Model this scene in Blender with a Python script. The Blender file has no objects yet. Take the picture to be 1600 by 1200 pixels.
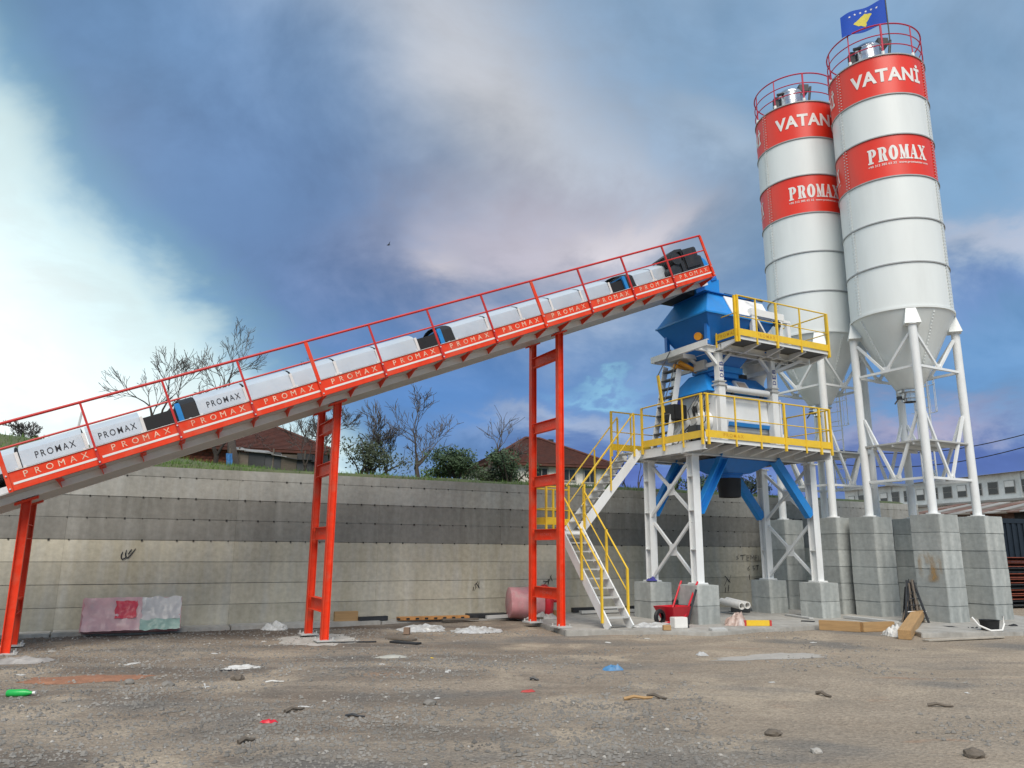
import bpy, bmesh, math, random
from mathutils import Vector, Matrix
random.seed(7)
R = math.radians
scene = bpy.context.scene
COL = scene.collection

# ---------------------------------------------------------------- camera
FPX, EYE = 1180.0, 1.65                    # focal length in photo pixels (1600 wide), eye height
PITCH, ROLL = math.atan(260 / 1180.0), R(0.42)
cam_d = bpy.data.cameras.new('camera'); cam = bpy.data.objects.new('camera', cam_d); COL.objects.link(cam)
cam_d.sensor_fit = 'HORIZONTAL'; cam_d.sensor_width = 36.0; cam_d.lens = 36.0 * FPX / 1600.0
cam_d.clip_end = 3000; cam_d.clip_start = 0.1
_f = Vector((0, math.cos(PITCH), math.sin(PITCH))); _r0 = Vector((1, 0, 0)); _u0 = _r0.cross(_f)
_r = _r0 * math.cos(ROLL) + _u0 * math.sin(ROLL); _u = -_r0 * math.sin(ROLL) + _u0 * math.cos(ROLL)
cam.matrix_world = Matrix(((_r.x, _u.x, -_f.x, 0), (_r.y, _u.y, -_f.y, 0), (_r.z, _u.z, -_f.z, EYE), (0, 0, 0, 1)))
scene.camera = cam
scene.render.engine = 'CYCLES'; scene.cycles.max_bounces = 6; scene.cycles.diffuse_bounces = 3; scene.cycles.glossy_bounces = 3; scene.cycles.transparent_max_bounces = 6

# ---------------------------------------------------------------- world: overcast evening sky with breaks
scene.view_settings.view_transform = 'Standard'; scene.view_settings.look = 'None'
scene.view_settings.exposure = 0.65; scene.view_settings.gamma = 1.0; scene.view_settings.use_curve_mapping = False
SUN_EL, SUN_AZ = R(50), R(177)             # azimuth clockwise from +Y
W = bpy.data.worlds.new('World'); scene.world = W; W.use_nodes = True
NT = W.node_tree; NT.nodes.clear()
def wn(t, **k):
    n = NT.nodes.new(t)
    for a, b in k.items(): setattr(n, a, b)
    return n
def lin(r, g, b): return tuple(((c / 255) / 12.92 if c / 255 <= 0.04045 else ((c / 255 + 0.055) / 1.055) ** 2.4) for c in (r, g, b))
def mth(op, a, b=None, c=None, clamp=False):
    n = wn('ShaderNodeMath', operation=op, use_clamp=clamp)
    for i, x in enumerate((a, b, c)):
        if x is None: continue
        if isinstance(x, (int, float)): n.inputs[i].default_value = x
        else: NT.links.new(x, n.inputs[i])
    return n.outputs[0]
tc = wn('ShaderNodeTexCoord'); sep = wn('ShaderNodeSeparateXYZ'); NT.links.new(tc.outputs['Generated'], sep.inputs[0])
az0 = mth('ARCTAN2', sep.outputs[0], sep.outputs[1]); el0 = mth('ARCSINE', sep.outputs[2])
# cloud-plane coordinates for the fine cloud texture
den = mth('ADD', mth('ABSOLUTE', sep.outputs[2]), 0.42)
cx = mth('DIVIDE', sep.outputs[0], den); cy = mth('DIVIDE', sep.outputs[1], den)
cmb = wn('ShaderNodeCombineXYZ'); NT.links.new(cx, cmb.inputs[0]); NT.links.new(cy, cmb.inputs[1])
def noise(scale, detail=6, rough=0.55, off=0, dist=0.0):
    n = wn('ShaderNodeTexNoise'); m = wn('ShaderNodeVectorMath', operation='ADD'); m.inputs[1].default_value = (off, off * 1.7, off * .3)
    NT.links.new(cmb.outputs[0], m.inputs[0]); NT.links.new(m.outputs[0], n.inputs['Vector'])
    n.inputs['Scale'].default_value = scale; n.inputs['Detail'].default_value = detail; n.inputs['Roughness'].default_value = rough
    n.inputs['Distortion'].default_value = dist
    return n
nA = noise(1.5, 5, .55, 3.1, .4); nB = noise(3.4, 6, .6, 9.4, .3); nC = noise(.55, 3, .5, 21.0)
# warp azimuth / elevation by noise so that no bank has a clean edge
az = mth('ADD', az0, mth('MULTIPLY', mth('SUBTRACT', nA.outputs['Fac'], .5), .34))
el = mth('ADD', el0, mth('MULTIPLY', mth('SUBTRACT', nB.outputs['Fac'], .5), .26))
def blob(a, e, sa, se, rot=0.0, amp=1.0):
    da = mth('SUBTRACT', az, R(a)); de = mth('SUBTRACT', el, R(e)); c, s = math.cos(R(rot)), math.sin(R(rot))
    p = mth('DIVIDE', mth('ADD', mth('MULTIPLY', da, c), mth('MULTIPLY', de, s)), R(sa))
    q = mth('DIVIDE', mth('SUBTRACT', mth('MULTIPLY', de, c), mth('MULTIPLY', da, s)), R(se))
    g = mth('EXPONENT', mth('MULTIPLY', mth('ADD', mth('MULTIPLY', p, p), mth('MULTIPLY', q, q)), -1.0))
    return mth('MULTIPLY', g, amp, clamp=True)
def mixc(fac, A, B):
    n = wn('ShaderNodeMix', data_type='RGBA'); NT.links.new(fac, n.inputs[0])
    for i, x in ((6, A), (7, B)):
        if isinstance(x, tuple): n.inputs[i].default_value = (*x, 1)
        else: NT.links.new(x, n.inputs[i])
    return n.outputs[2]
def maprange(v, a, b, c=0.0, d=1.0):
    n = wn('ShaderNodeMapRange', interpolation_type='SMOOTHSTEP'); NT.links.new(v, n.inputs[0])
    for i, x in enumerate((a, b, c, d)): n.inputs[i + 1].default_value = x
    return n.outputs[0]
sky = wn('ShaderNodeTexSky', sky_type='NISHITA'); sky.sun_disc = False; sky.sun_elevation = SUN_EL; sky.sun_rotation = SUN_AZ; sky.air_density = 1.0
nis = wn('ShaderNodeMix', data_type='RGBA', blend_type='MULTIPLY'); nis.inputs[0].default_value = 1.0
NT.links.new(sky.outputs[0], nis.inputs[6]); nis.inputs[7].default_value = (.085, .085, .085, 1)
c = mixc(maprange(nC.outputs['Fac'], .2, .75, .55, .9), nis.outputs[2], lin(132, 172, 208))      # thin blue veil over clear air
c = mixc(maprange(nA.outputs['Fac'], .46, .72, 0, .40), c, lin(184, 197, 214))                    # scattered pale cloud
c = mixc(blob(20, 13, 26, 5.0, 0, .75), c, lin(92, 144, 202))                                     # blue layer low on the right
c = mixc(blob(33, 17.6, 9, 1.6, 0, .7), c, lin(108, 140, 194))
c = mixc(blob(-2, 11, 14, 5.5, -8, .8), c, lin(92, 138, 196))
c = mixc(blob(25, 5.0, 30, 3.6, 0, .85), c, lin(84, 108, 186))                                    # violet band above the horizon
c = mixc(blob(-16, 26, 24, 12.5, -34, 1.0), c, lin(101, 131, 172))                                # large grey-blue bank
c = mixc(blob(-31, 34, 12, 6.5, 0, .8), c, lin(108, 142, 182))
c = mixc(blob(-11, 18, 13, 5.0, -22, .85), c, lin(97, 128, 176))
c = mixc(blob(-3, 11, 13, 4.6, -8, .85), c, lin(90, 137, 197))
c = mixc(blob(-1.5, 34, 17, 7.2, -48, .95), c, lin(188, 191, 198))                                 # pale plume
c = mixc(blob(9, 28, 6, 3.2, -35, .6), c, lin(188, 198, 212))
c = mixc(blob(1.0, 23.0, 11.5, 4.4, 3, 1.0), c, lin(180, 178, 193))                                 # pinkish billow
c = mixc(blob(9.0, 23.4, 5.5, 1.7, 6, .9), c, lin(210, 206, 213))
c = mixc(blob(-5.5, 21.5, 2.6, 1.6, -20, .7), c, lin(198, 195, 204))
c = mixc(blob(18, 28.6, 6, 2.2, -32, .6), c, lin(180, 197, 216))
c = mixc(blob(34, 20.9, 7, 2.0, 4, .85), c, lin(184, 192, 210))                                   # grey puff right of the silos
c = mixc(blob(26, 8.4, 5, 1.5, 3, .75), c, lin(192, 182, 204))
c = mixc(blob(7.2, 12.6, 2.6, .6, 6, .7), c, lin(142, 196, 224))                                # bright slit of clear air
c = mixc(blob(5.0, 9.2, 7, 1.5, 3, .75), c, lin(172, 187, 213))
c = mixc(blob(9, 4.5, 8, 2.4, 0, .7), c, lin(94, 112, 190))
# bright break in the cloud low on the left, with a thin cyan edge
dg = mth('SUBTRACT', mth('SUBTRACT', mth('MULTIPLY', mth('ADD', az, R(18)), -.8), el), -R(12.2))
gm = mth('MULTIPLY', maprange(az, R(-9), R(-17)), mth('MULTIPLY', maprange(el0, R(44), R(27)), maprange(az0, R(-125), R(-80))))
c = mixc(mth('MULTIPLY', maprange(dg, R(-7), R(1.0), 0, .7), gm), c, lin(134, 178, 203))
c = mixc(mth('MULTIPLY', maprange(dg, R(-2.5), R(5)), gm), c, lin(224, 248, 252))
c = mixc(mth('MULTIPLY', maprange(dg, R(3), R(14)), gm), c, (1.02, 1.12, 1.12))
tx = wn('ShaderNodeMix', data_type='RGBA', blend_type='MULTIPLY'); tx.inputs[0].default_value = 1.0; NT.links.new(c, tx.inputs[6])
NT.links.new(mth('ADD', maprange(nB.outputs['Fac'], .3, .7, -.13, .17), maprange(nA.outputs['Fac'], .3, .7, .90, 1.08)), tx.inputs[7]); c = tx.outputs[2]   # billows
c = mixc(maprange(el0, -.03, .0, 1, 0), c, lin(120, 120, 122))
bg = wn('ShaderNodeBackground'); NT.links.new(c, bg.inputs[0]); bg.inputs[1].default_value = .64
W.cycles.sampling_method = 'MANUAL'; W.cycles.sample_map_resolution = 256
out = wn('ShaderNodeOutputWorld'); NT.links.new(bg.outputs[0], out.inputs[0])
sd = bpy.data.lights.new('sun', 'SUN'); sd.energy = 2.3; sd.angle = R(40); sd.color = (1.0, .93, .83)
sun = bpy.data.objects.new('sun', sd); COL.objects.link(sun)
sv = Vector((math.sin(SUN_AZ) * math.cos(SUN_EL), math.cos(SUN_AZ) * math.cos(SUN_EL), math.sin(SUN_EL)))
sun.rotation_euler = sv.to_track_quat('Z', 'Y').to_euler()

# ---------------------------------------------------------------- helpers: pixels of the photo to points of the place
def ray(px, py): return _f + _r * ((px - 800) / FPX) + _u * ((600 - py) / FPX)
CAM = Vector((0, 0, EYE))
def gz(px, py, z=0.0):
    d = ray(px, py); return CAM + d * ((z - EYE) / d.z)
def gy(px, py, Y):
    d = ray(px, py); return CAM + d * (Y / d.y)
def V(*a): return Vector(a)

# ---------------------------------------------------------------- materials
MATS = {}
def mat(name, col, rough=.6, metal=0.0, var=.12, scale=6.0, bump=0.0, bscale=40.0, dirt=None, dirt_amt=0.0, dscale=1.5, stretch=(1, 1, 1), spec=.5, alpha=1.0, trans=0.0):
    if name in MATS: return MATS[name]
    m = bpy.data.materials.new(name); m.use_nodes = True; nt = m.node_tree; b = nt.nodes['Principled BSDF']
    b.inputs['Roughness'].default_value = rough; b.inputs['Metallic'].default_value = metal; b.inputs['Specular IOR Level'].default_value = spec
    tcn = nt.nodes.new('ShaderNodeTexCoord'); mp = nt.nodes.new('ShaderNodeMapping'); mp.inputs['Scale'].default_value = stretch
    nt.links.new(tcn.outputs['Object'], mp.inputs[0])
    n = nt.nodes.new('ShaderNodeTexNoise'); n.inputs['Scale'].default_value = scale; n.inputs['Detail'].default_value = 8; n.inputs['Roughness'].default_value = .6
    nt.links.new(mp.outputs[0], n.inputs['Vector'])
    r = nt.nodes.new('ShaderNodeMapRange'); r.inputs[1].default_value = .25; r.inputs[2].default_value = .75; r.inputs[3].default_value = 1 - var; r.inputs[4].default_value = 1 + var
    nt.links.new(n.outputs['Fac'], r.inputs[0])
    mx = nt.nodes.new('ShaderNodeMix'); mx.data_type = 'RGBA'; mx.blend_type = 'MULTIPLY'; mx.inputs[0].default_value = 1; mx.inputs[6].default_value = (*col, 1)
    nt.links.new(r.outputs[0], mx.inputs[7]); cout = mx.outputs[2]
    if dirt:
        d = nt.nodes.new('ShaderNodeTexNoise'); d.inputs['Scale'].default_value = dscale; d.inputs['Detail'].default_value = 9; d.inputs['Roughness'].default_value = .68
        nt.links.new(mp.outputs[0], d.inputs['Vector'])
        dr = nt.nodes.new('ShaderNodeMapRange'); dr.inputs[1].default_value = .48; dr.inputs[2].default_value = .72; dr.inputs[3].default_value = 0; dr.inputs[4].default_value = dirt_amt
        nt.links.new(d.outputs['Fac'], dr.inputs[0])
        m2 = nt.nodes.new('ShaderNodeMix'); m2.data_type = 'RGBA'; nt.links.new(dr.outputs[0], m2.inputs[0]); nt.links.new(cout, m2.inputs[6]); m2.inputs[7].default_value = (*dirt, 1); cout = m2.outputs[2]
    nt.links.new(cout, b.inputs['Base Color'])
    rr = nt.nodes.new('ShaderNodeMapRange'); rr.inputs[3].default_value = max(.05, rough - .1); rr.inputs[4].default_value = min(1, rough + .12)
    nt.links.new(n.outputs['Fac'], rr.inputs[0]); nt.links.new(rr.outputs[0], b.inputs['Roughness'])
    if bump:
        bn = nt.nodes.new('ShaderNodeTexNoise'); bn.inputs['Scale'].default_value = bscale; bn.inputs['Detail'].default_value = 6
        nt.links.new(mp.outputs[0], bn.inputs['Vector'])
        bu = nt.nodes.new('ShaderNodeBump'); bu.inputs['Strength'].default_value = bump; bu.inputs['Distance'].default_value = .02
        nt.links.new(bn.outputs['Fac'], bu.inputs['Height']); nt.links.new(bu.outputs[0], b.inputs['Normal'])
    if alpha < 1: b.inputs['Alpha'].default_value = alpha
    if trans: b.inputs['Transmission Weight'].default_value = trans
    MATS[name] = m; return m
DUST = (.30, .27, .23)
M_red = mat('conveyor_orange_red_paint', (.80, .050, .012), .5, var=.14, dirt=(.42, .15, .09), dirt_amt=.6, dscale=3, spec=.3)
M_rail = mat('red_handrail_paint', (.55, .022, .018), .45, var=.1)
M_silored = mat('silo_red_vinyl', (.78, .042, .020), .36, var=.06, scale=2, dirt=(.45, .06, .04), dirt_amt=.3, dscale=1.2, stretch=(1, 1, .3))
M_pink = mat('silo_rail_red_paint', (.50, .02, .06), .5)
M_white = mat('white_steel_paint', (.80, .81, .80), .42, var=.05, dirt=(.52, .49, .43), dirt_amt=.28, dscale=2.2, stretch=(1, 1, .5))
M_silo = mat('silo_white_paint', (.76, .79, .77), .38, var=.045, scale=1.5, dirt=(.60, .61, .58), dirt_amt=.35, dscale=1.3, stretch=(1, 1, .18), bump=.05, bscale=5)
M_seam = mat('flange_grey', (.36, .37, .37), .5)
M_letter = mat('white_lettering', (.80, .78, .74), .5, var=.06)
M_cream = mat('faded_lettering', (.82, .58, .42), .6, var=.35, scale=14, dirt=(.80, .16, .07), dirt_amt=.9, dscale=9)
M_faint = mat('rubbed_lettering', (.80, .13, .09), .55, var=.3, scale=20)
M_black = mat('black_rubber', (.012, .012, .013), .6, var=.2)
M_blackpaint = mat('black_lettering', (.02, .02, .025), .5)
M_blue = mat('blue_machine_paint', (.018, .25, .68), .38, var=.07, dirt=(.08, .25, .48), dirt_amt=.4, dscale=2)
M_bluedk = mat('deep_blue_machine_paint', (.012, .17, .56), .4, var=.07)
M_yellow = mat('yellow_safety_paint', (.82, .53, .03), .42, var=.08, dirt=(.55, .36, .08), dirt_amt=.4, dscale=4)
M_toeink = mat('toe_board_lettering', (.62, .30, .02), .5)
M_hood = mat('galvanised_white_hood', (.58, .635, .68), .42, metal=.3, var=.08, scale=3, dirt=(.5, .5, .48), dirt_amt=.45, bump=.15, bscale=3)
M_steelgrey = mat('grey_primer_steel', (.50, .50, .48), .5, var=.1, dirt=(.3, .28, .25), dirt_amt=.4)
M_grate = mat('dark_floor_plate', (.10, .10, .10), .6, var=.2)
M_dark = mat('dark_machinery', (.03, .032, .035), .45, var=.3)
M_silver = mat('bright_galvanised', (.62, .64, .66), .25, metal=.9, var=.1)
M_bolt = mat('bolt_zinc', (.7, .7, .68), .4, metal=.5)
M_bluebright = mat('light_blue_sheet', (.02, .25, .62), .45)
M_wood = mat('construction_timber', (.44, .27, .12), .75, var=.25, scale=3, stretch=(1, 12, 12), dirt=(.2, .13, .07), dirt_amt=.5, bump=.2)
M_wooddk = mat('weathered_timber', (.14, .115, .09), .85, var=.3, scale=4, stretch=(1, 10, 10), bump=.2)
M_plastic = mat('white_plastic_film', (.50, .50, .49), .3, var=.3, scale=14, dirt=DUST, dirt_amt=.85, dscale=5)
M_paper = mat('white_litter', (.62, .61, .58), .6, var=.2, scale=15, dirt=DUST, dirt_amt=.7, dscale=9)
M_bark = mat('tree_bark', (.060, .048, .040), .9, var=.3, scale=14)
M_twig = mat('tree_twigs', (.085, .076, .070), .9, var=.3)
M_leafdk = mat('evergreen_leaf', (.046, .080, .034), .7, var=.45, scale=3)
M_leafgr = mat('spring_leaf', (.085, .14, .035), .7, var=.45, scale=3)
M_leafolive = mat('olive_leaf', (.055, .072, .038), .7, var=.45, scale=3)
M_soil = mat('grassy_soil', (.085, .105, .035), .95, var=.4, scale=3, dirt=(.13, .10, .06), dirt_amt=.8, dscale=.8, bump=.5, bscale=20)
M_grass = mat('grass_blade', (.095, .17, .03), .8, var=.4, scale=1.5)

def concrete(name, base, tint, cool, streak=1.0):
    m = bpy.data.materials.new(name); m.use_nodes = True; nt = m.node_tree; b = nt.nodes['Principled BSDF']
    L = nt.links.new; N = nt.nodes.new
    t = N('ShaderNodeTexCoord'); info = N('ShaderNodeObjectInfo')
    add = N('ShaderNodeVectorMath'); add.operation = 'ADD'; L(t.outputs['Object'], add.inputs[0])
    mp = N('ShaderNodeMapping'); mp.inputs['Scale'].default_value = (1, 1, .16); L(t.outputs['Object'], mp.inputs[0])
    a = N('ShaderNodeTexNoise'); a.inputs['Scale'].default_value = .9; a.inputs['Detail'].default_value = 9; a.inputs['Roughness'].default_value = .62; L(mp.outputs[0], a.inputs['Vector'])
    s = N('ShaderNodeTexNoise'); s.inputs['Scale'].default_value = 5; s.inputs['Detail'].default_value = 7; L(mp.outputs[0], s.inputs['Vector'])
    f = N('ShaderNodeTexNoise'); f.inputs['Scale'].default_value = 9; f.inputs['Detail'].default_value = 7; f.inputs['Roughness'].default_value = .55; L(t.outputs['Object'], f.inputs['Vector'])
    r1 = N('ShaderNodeMapRange'); r1.inputs[1].default_value = .35; r1.inputs[2].default_value = .68; L(a.outputs['Fac'], r1.inputs[0])
    m1 = N('ShaderNodeMix'); m1.data_type = 'RGBA'; m1.inputs[6].default_value = (*base, 1); m1.inputs[7].default_value = (*tint, 1); L(r1.outputs[0], m1.inputs[0])
    r2 = N('ShaderNodeMapRange'); r2.inputs[1].default_value = .45; r2.inputs[2].default_value = .75; r2.inputs[4].default_value = .8; L(s.outputs['Fac'], r2.inputs[0])
    m2 = N('ShaderNodeMix'); m2.data_type = 'RGBA'; L(m1.outputs[2], m2.inputs[6]); m2.inputs[7].default_value = (*cool, 1); L(r2.outputs[0], m2.inputs[0])
    r3 = N('ShaderNodeMapRange'); r3.inputs[1].default_value = .25; r3.inputs[2].default_value = .75; r3.inputs[3].default_value = .84; r3.inputs[4].default_value = 1.14; L(f.outputs['Fac'], r3.inputs[0])
    m3 = N('ShaderNodeMix'); m3.data_type = 'RGBA'; m3.blend_type = 'MULTIPLY'; m3.inputs[0].default_value = 1; L(m2.outputs[2], m3.inputs[6]); L(r3.outputs[0], m3.inputs[7])
    mp2 = N('ShaderNodeMapping'); mp2.inputs['Scale'].default_value = (1.5, 1.5, .07); L(t.outputs['Object'], mp2.inputs[0])
    st_ = N('ShaderNodeTexNoise'); st_.inputs['Scale'].default_value = 1.6; st_.inputs['Detail'].default_value = 5; st_.inputs['Roughness'].default_value = .6; L(mp2.outputs[0], st_.inputs['Vector'])
    r5 = N('ShaderNodeMapRange'); r5.inputs[1].default_value = .36; r5.inputs[2].default_value = .66; r5.inputs[3].default_value = .89; r5.inputs[4].default_value = 1.06; L(st_.outputs['Fac'], r5.inputs[0])
    m5 = N('ShaderNodeMix'); m5.data_type = 'RGBA'; m5.blend_type = 'MULTIPLY'; m5.inputs[0].default_value = streak; L(m3.outputs[2], m5.inputs[6]); L(r5.outputs[0], m5.inputs[7]); m3 = m5
    r4 = N('ShaderNodeMapRange'); r4.inputs[3].default_value = .88; r4.inputs[4].default_value = 1.1; L(info.outputs['Random'], r4.inputs[0])
    m4 = N('ShaderNodeMix'); m4.data_type = 'RGBA'; m4.blend_type = 'MULTIPLY'; m4.inputs[0].default_value = 1; L(m3.outputs[2], m4.inputs[6]); L(r4.outputs[0], m4.inputs[7])
    L(m4.outputs[2], b.inputs['Base Color']); b.inputs['Roughness'].default_value = .85
    bu = N('ShaderNodeBump'); bu.inputs['Strength'].default_value = .35; bu.inputs['Distance'].default_value = .012; L(f.outputs['Fac'], bu.inputs['Height']); L(bu.outputs[0], b.inputs['Normal'])
    MATS[name] = m; return m
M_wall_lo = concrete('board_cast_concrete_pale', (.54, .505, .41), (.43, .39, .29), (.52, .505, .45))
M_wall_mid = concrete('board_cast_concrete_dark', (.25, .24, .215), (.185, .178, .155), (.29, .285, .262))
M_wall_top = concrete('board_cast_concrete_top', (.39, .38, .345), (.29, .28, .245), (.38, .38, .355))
M_pier = concrete('pier_concrete', (.42, .44, .42), (.33, .35, .335), (.50, .51, .48))
M_pad = concrete('pad_concrete', (.44, .42, .38), (.34, .32, .285), (.47, .46, .43))

# ---------------------------------------------------------------- mesh builder
class MB:
    def __init__(s): s.v = []; s.f = []
    def add(s, vs, fs):
        o = len(s.v); s.v += [tuple(p) for p in vs]; s.f += [tuple(i + o for i in f) for f in fs]; return s
    def obox(s, c, a, b, d):
        c, a, b, d = map(Vector, (c, a, b, d))
        vs = [c + a * i + b * j + d * k for k in (-1, 1) for j in (-1, 1) for i in (-1, 1)]
        return s.add(vs, [(0, 2, 3, 1), (4, 5, 7, 6), (0, 1, 5, 4), (2, 6, 7, 3), (0, 4, 6, 2), (1, 3, 7, 5)])
    def box(s, x0, x1, y0, y1, z0, z1):
        return s.obox(((x0 + x1) / 2, (y0 + y1) / 2, (z0 + z1) / 2), ((x1 - x0) / 2, 0, 0), (0, (y1 - y0) / 2, 0), (0, 0, (z1 - z0) / 2))
    def frame(s, p, q, up=(0, 0, 1)):
        p, q = Vector(p), Vector(q); t = (q - p).normalized(); up = Vector(up)
        if abs(t.dot(up)) > .98: up = Vector((1, 0, 0)) if abs(t.x) < .9 else Vector((0, 1, 0))
        sd_ = t.cross(up).normalized(); u_ = sd_.cross(t).normalized(); return p, q, t, sd_, u_
    def beam(s, p, q, w, h=None, up=(0, 0, 1)):
        h = w if h is None else h
        p, q, t, a, b = s.frame(p, q, up); return s.obox((p + q) / 2, (q - p) / 2, a * (w / 2), b * (h / 2))
    def sweep(s, prof, p, q, up=(0, 0, 1)):
        p, q, t, a, b = s.frame(p, q, up); n = len(prof)
        vs = [e + a * x + b * y for e in (p, q) for x, y in prof]
        fs = [(i, (i + 1) % n, n + (i + 1) % n, n + i) for i in range(n)] + [tuple(range(n - 1, -1, -1)), tuple(range(n, 2 * n))]
        return s.add(vs, fs)
    def ibeam(s, p, q, w, h, t=.014, up=(0, 0, 1)):
        a, b, c2 = w / 2, h / 2, t / 2
        return s.sweep([(-a, -b), (a, -b), (a, -b + t), (c2, -b + t), (c2, b - t), (a, b - t), (a, b), (-a, b), (-a, b - t), (-c2, b - t), (-c2, -b + t), (-a, -b + t)], p, q, up)
    def channel(s, p, q, w, h, t=.012, up=(0, 0, 1), flip=1):
        a, b = w / 2 * flip, h / 2; k = t * flip
        pr = [(-a, -b), (a, -b), (a, -b + t), (-a + k, -b + t), (-a + k, b - t), (a, b - t), (a, b), (-a, b)]
        return s.sweep(pr if flip > 0 else pr[::-1], p, q, up)
    def tube(s, p, q, r, n=8, r2=None, caps=True):
        r2 = r if r2 is None else r2; p, q, t, a, b = s.frame(p, q)
        vs = [e + (a * math.cos(2 * math.pi * i / n) + b * math.sin(2 * math.pi * i / n)) * rr for e, rr in ((p, r), (q, r2)) for i in range(n)]
        fs = [(i, (i + 1) % n, n + (i + 1) % n, n + i) for i in range(n)]
        if caps: fs += [tuple(range(n - 1, -1, -1)), tuple(range(n, 2 * n))]
        return s.add(vs, fs)
    def path(s, pts, r, n=6, closed=False):
        pts = [Vector(p) for p in pts]; m = len(pts); rs = r if isinstance(r, (list, tuple)) else [r] * m
        vs = []
        for i, p in enumerate(pts):
            a = pts[(i - 1) % m] if (closed or i) else p; b = pts[(i + 1) % m] if (closed or i < m - 1) else p
            t = (b - a).normalized(); up = Vector((0, 0, 1)) if abs(t.z) < .9 else Vector((1, 0, 0))
            x = t.cross(up).normalized(); y = x.cross(t).normalized()
            vs += [p + (x * math.cos(2 * math.pi * k / n) + y * math.sin(2 * math.pi * k / n)) * rs[i] for k in range(n)]
        fs = []
        for i in range(m if closed else m - 1):
            j = (i + 1) % m
            fs += [(i * n + k, i * n + (k + 1) % n, j * n + (k + 1) % n, j * n + k) for k in range(n)]
        if not closed: fs += [tuple(range(n - 1, -1, -1)), tuple((m - 1) * n + k for k in range(n))]
        return s.add(vs, fs)
    def lathe(s, prof, n=32, c=(0, 0, 0), a0=0.0, a1=2 * math.pi, capb=False, capt=False):
        full = abs(a1 - a0 - 2 * math.pi) < 1e-6; k = n if full else n + 1
        vs = [(c[0] + r * math.cos(a0 + (a1 - a0) * i / n), c[1] + r * math.sin(a0 + (a1 - a0) * i / n), c[2] + z) for r, z in prof for i in range(k)]
        fs = [(j * k + i, j * k + (i + 1) % k, (j + 1) * k + (i + 1) % k, (j + 1) * k + i) for j in range(len(prof) - 1) for i in range(n)]
        if capb: fs.append(tuple(range(k - 1, -1, -1)))
        if capt: fs.append(tuple((len(prof) - 1) * k + i for i in range(k)))
        return s.add(vs, fs)
    def prism(s, poly, off):
        poly = [Vector(p) for p in poly]; off = Vector(off); n = len(poly)
        return s.add(poly + [p + off for p in poly], [tuple(range(n - 1, -1, -1)), tuple(range(n, 2 * n))] + [(i, (i + 1) % n, n + (i + 1) % n, n + i) for i in range(n)])
    def frustum(s, b0, b1, z0, t0, t1, z1, caps=True):
        (x0, y0), (x1, y1) = b0, b1; (X0, Y0), (X1, Y1) = t0, t1
        vs = [(x0, y0, z0), (x1, y0, z0), (x1, y1, z0), (x0, y1, z0), (X0, Y0, z1), (X1, Y0, z1), (X1, Y1, z1), (X0, Y1, z1)]
        fs = [(0, 1, 5, 4), (1, 2, 6, 5), (2, 3, 7, 6), (3, 0, 4, 7)] + ([(3, 2, 1, 0), (4, 5, 6, 7)] if caps else [])
        return s.add(vs, fs)
    def mesh(s, name):
        me = bpy.data.meshes.new(name); me.from_pydata(s.v, [], s.f); me.update(); return me
    def build(s, name, m, parent=None, smooth=False, bevel=0.0, fix=True):
        me = s.mesh(name)
        if bevel or fix:
            bm = bmesh.new(); bm.from_mesh(me)
            if fix: bmesh.ops.recalc_face_normals(bm, faces=bm.faces)
            if bevel: bmesh.ops.bevel(bm, geom=bm.edges[:], offset=bevel, segments=2, affect='EDGES', clamp_overlap=True)
            bm.to_mesh(me); bm.free()
        if smooth:
            me.polygons.foreach_set('use_smooth', [True] * len(me.polygons)); me.set_sharp_from_angle(angle=R(38))
        me.materials.append(m); o = bpy.data.objects.new(name, me); COL.objects.link(o)
        if parent: o.parent = parent
        return o
def tag(o, label=None, cat=None, group=None, kind=None):
    for k, v in (('label', label), ('category', cat), ('group', group), ('kind', kind)):
        if v: o[k] = v
    return o
def empty(name, loc, rot=(0, 0, 0), label=None, cat=None, group=None):
    o = bpy.data.objects.new(name, None); COL.objects.link(o); o.location = loc; o.rotation_euler = rot; o.empty_display_size = .2
    return tag(o, label, cat, group)
def inst(o, parent, loc=(0, 0, 0), rot=(0, 0, 0), name=None):
    c_ = o.copy(); COL.objects.link(c_); c_.parent = parent; c_.location = loc; c_.rotation_euler = rot
    if name: c_.name = name
    return c_
def copy_tree(o, parent=None):
    c_ = o.copy(); COL.objects.link(c_); c_.parent = parent
    for ch in list(o.children): copy_tree(ch, c_)
    return c_

# text: flat glyph mesh, x right, y up, centred
_txt = {}
def text_mesh(s_, height, bold=0.0, spacing=1.0, width=None, shear=0.0):
    key = (s_, round(height, 4), bold, spacing, width)
    if key in _txt: return _txt[key]
    cu = bpy.data.curves.new('t', 'FONT'); cu.body = s_; cu.align_x = 'CENTER'; cu.space_character = spacing; cu.offset = bold; cu.resolution_u = 3; cu.shear = shear
    ob = bpy.data.objects.new('t', cu); COL.objects.link(ob); bpy.context.view_layer.update()
    me = bpy.data.meshes.new_from_object(ob.evaluated_get(bpy.context.evaluated_depsgraph_get()))
    COL.objects.unlink(ob); bpy.data.objects.remove(ob)
    vs = [v.co.copy() for v in me.vertices]; fs = [tuple(p.vertices) for p in me.polygons]
    x0, x1 = min(v.x for v in vs), max(v.x for v in vs); y0 = min(v.y for v in vs); y1 = max(v.y for v in vs)
    sy = height / (y1 - y0); sx = (width / (x1 - x0)) if width else sy
    vs = [((v.x - (x0 + x1) / 2) * sx, (v.y - (y0 + y1) / 2) * sy) for v in vs]
    _txt[key] = (vs, fs); return _txt[key]
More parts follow.
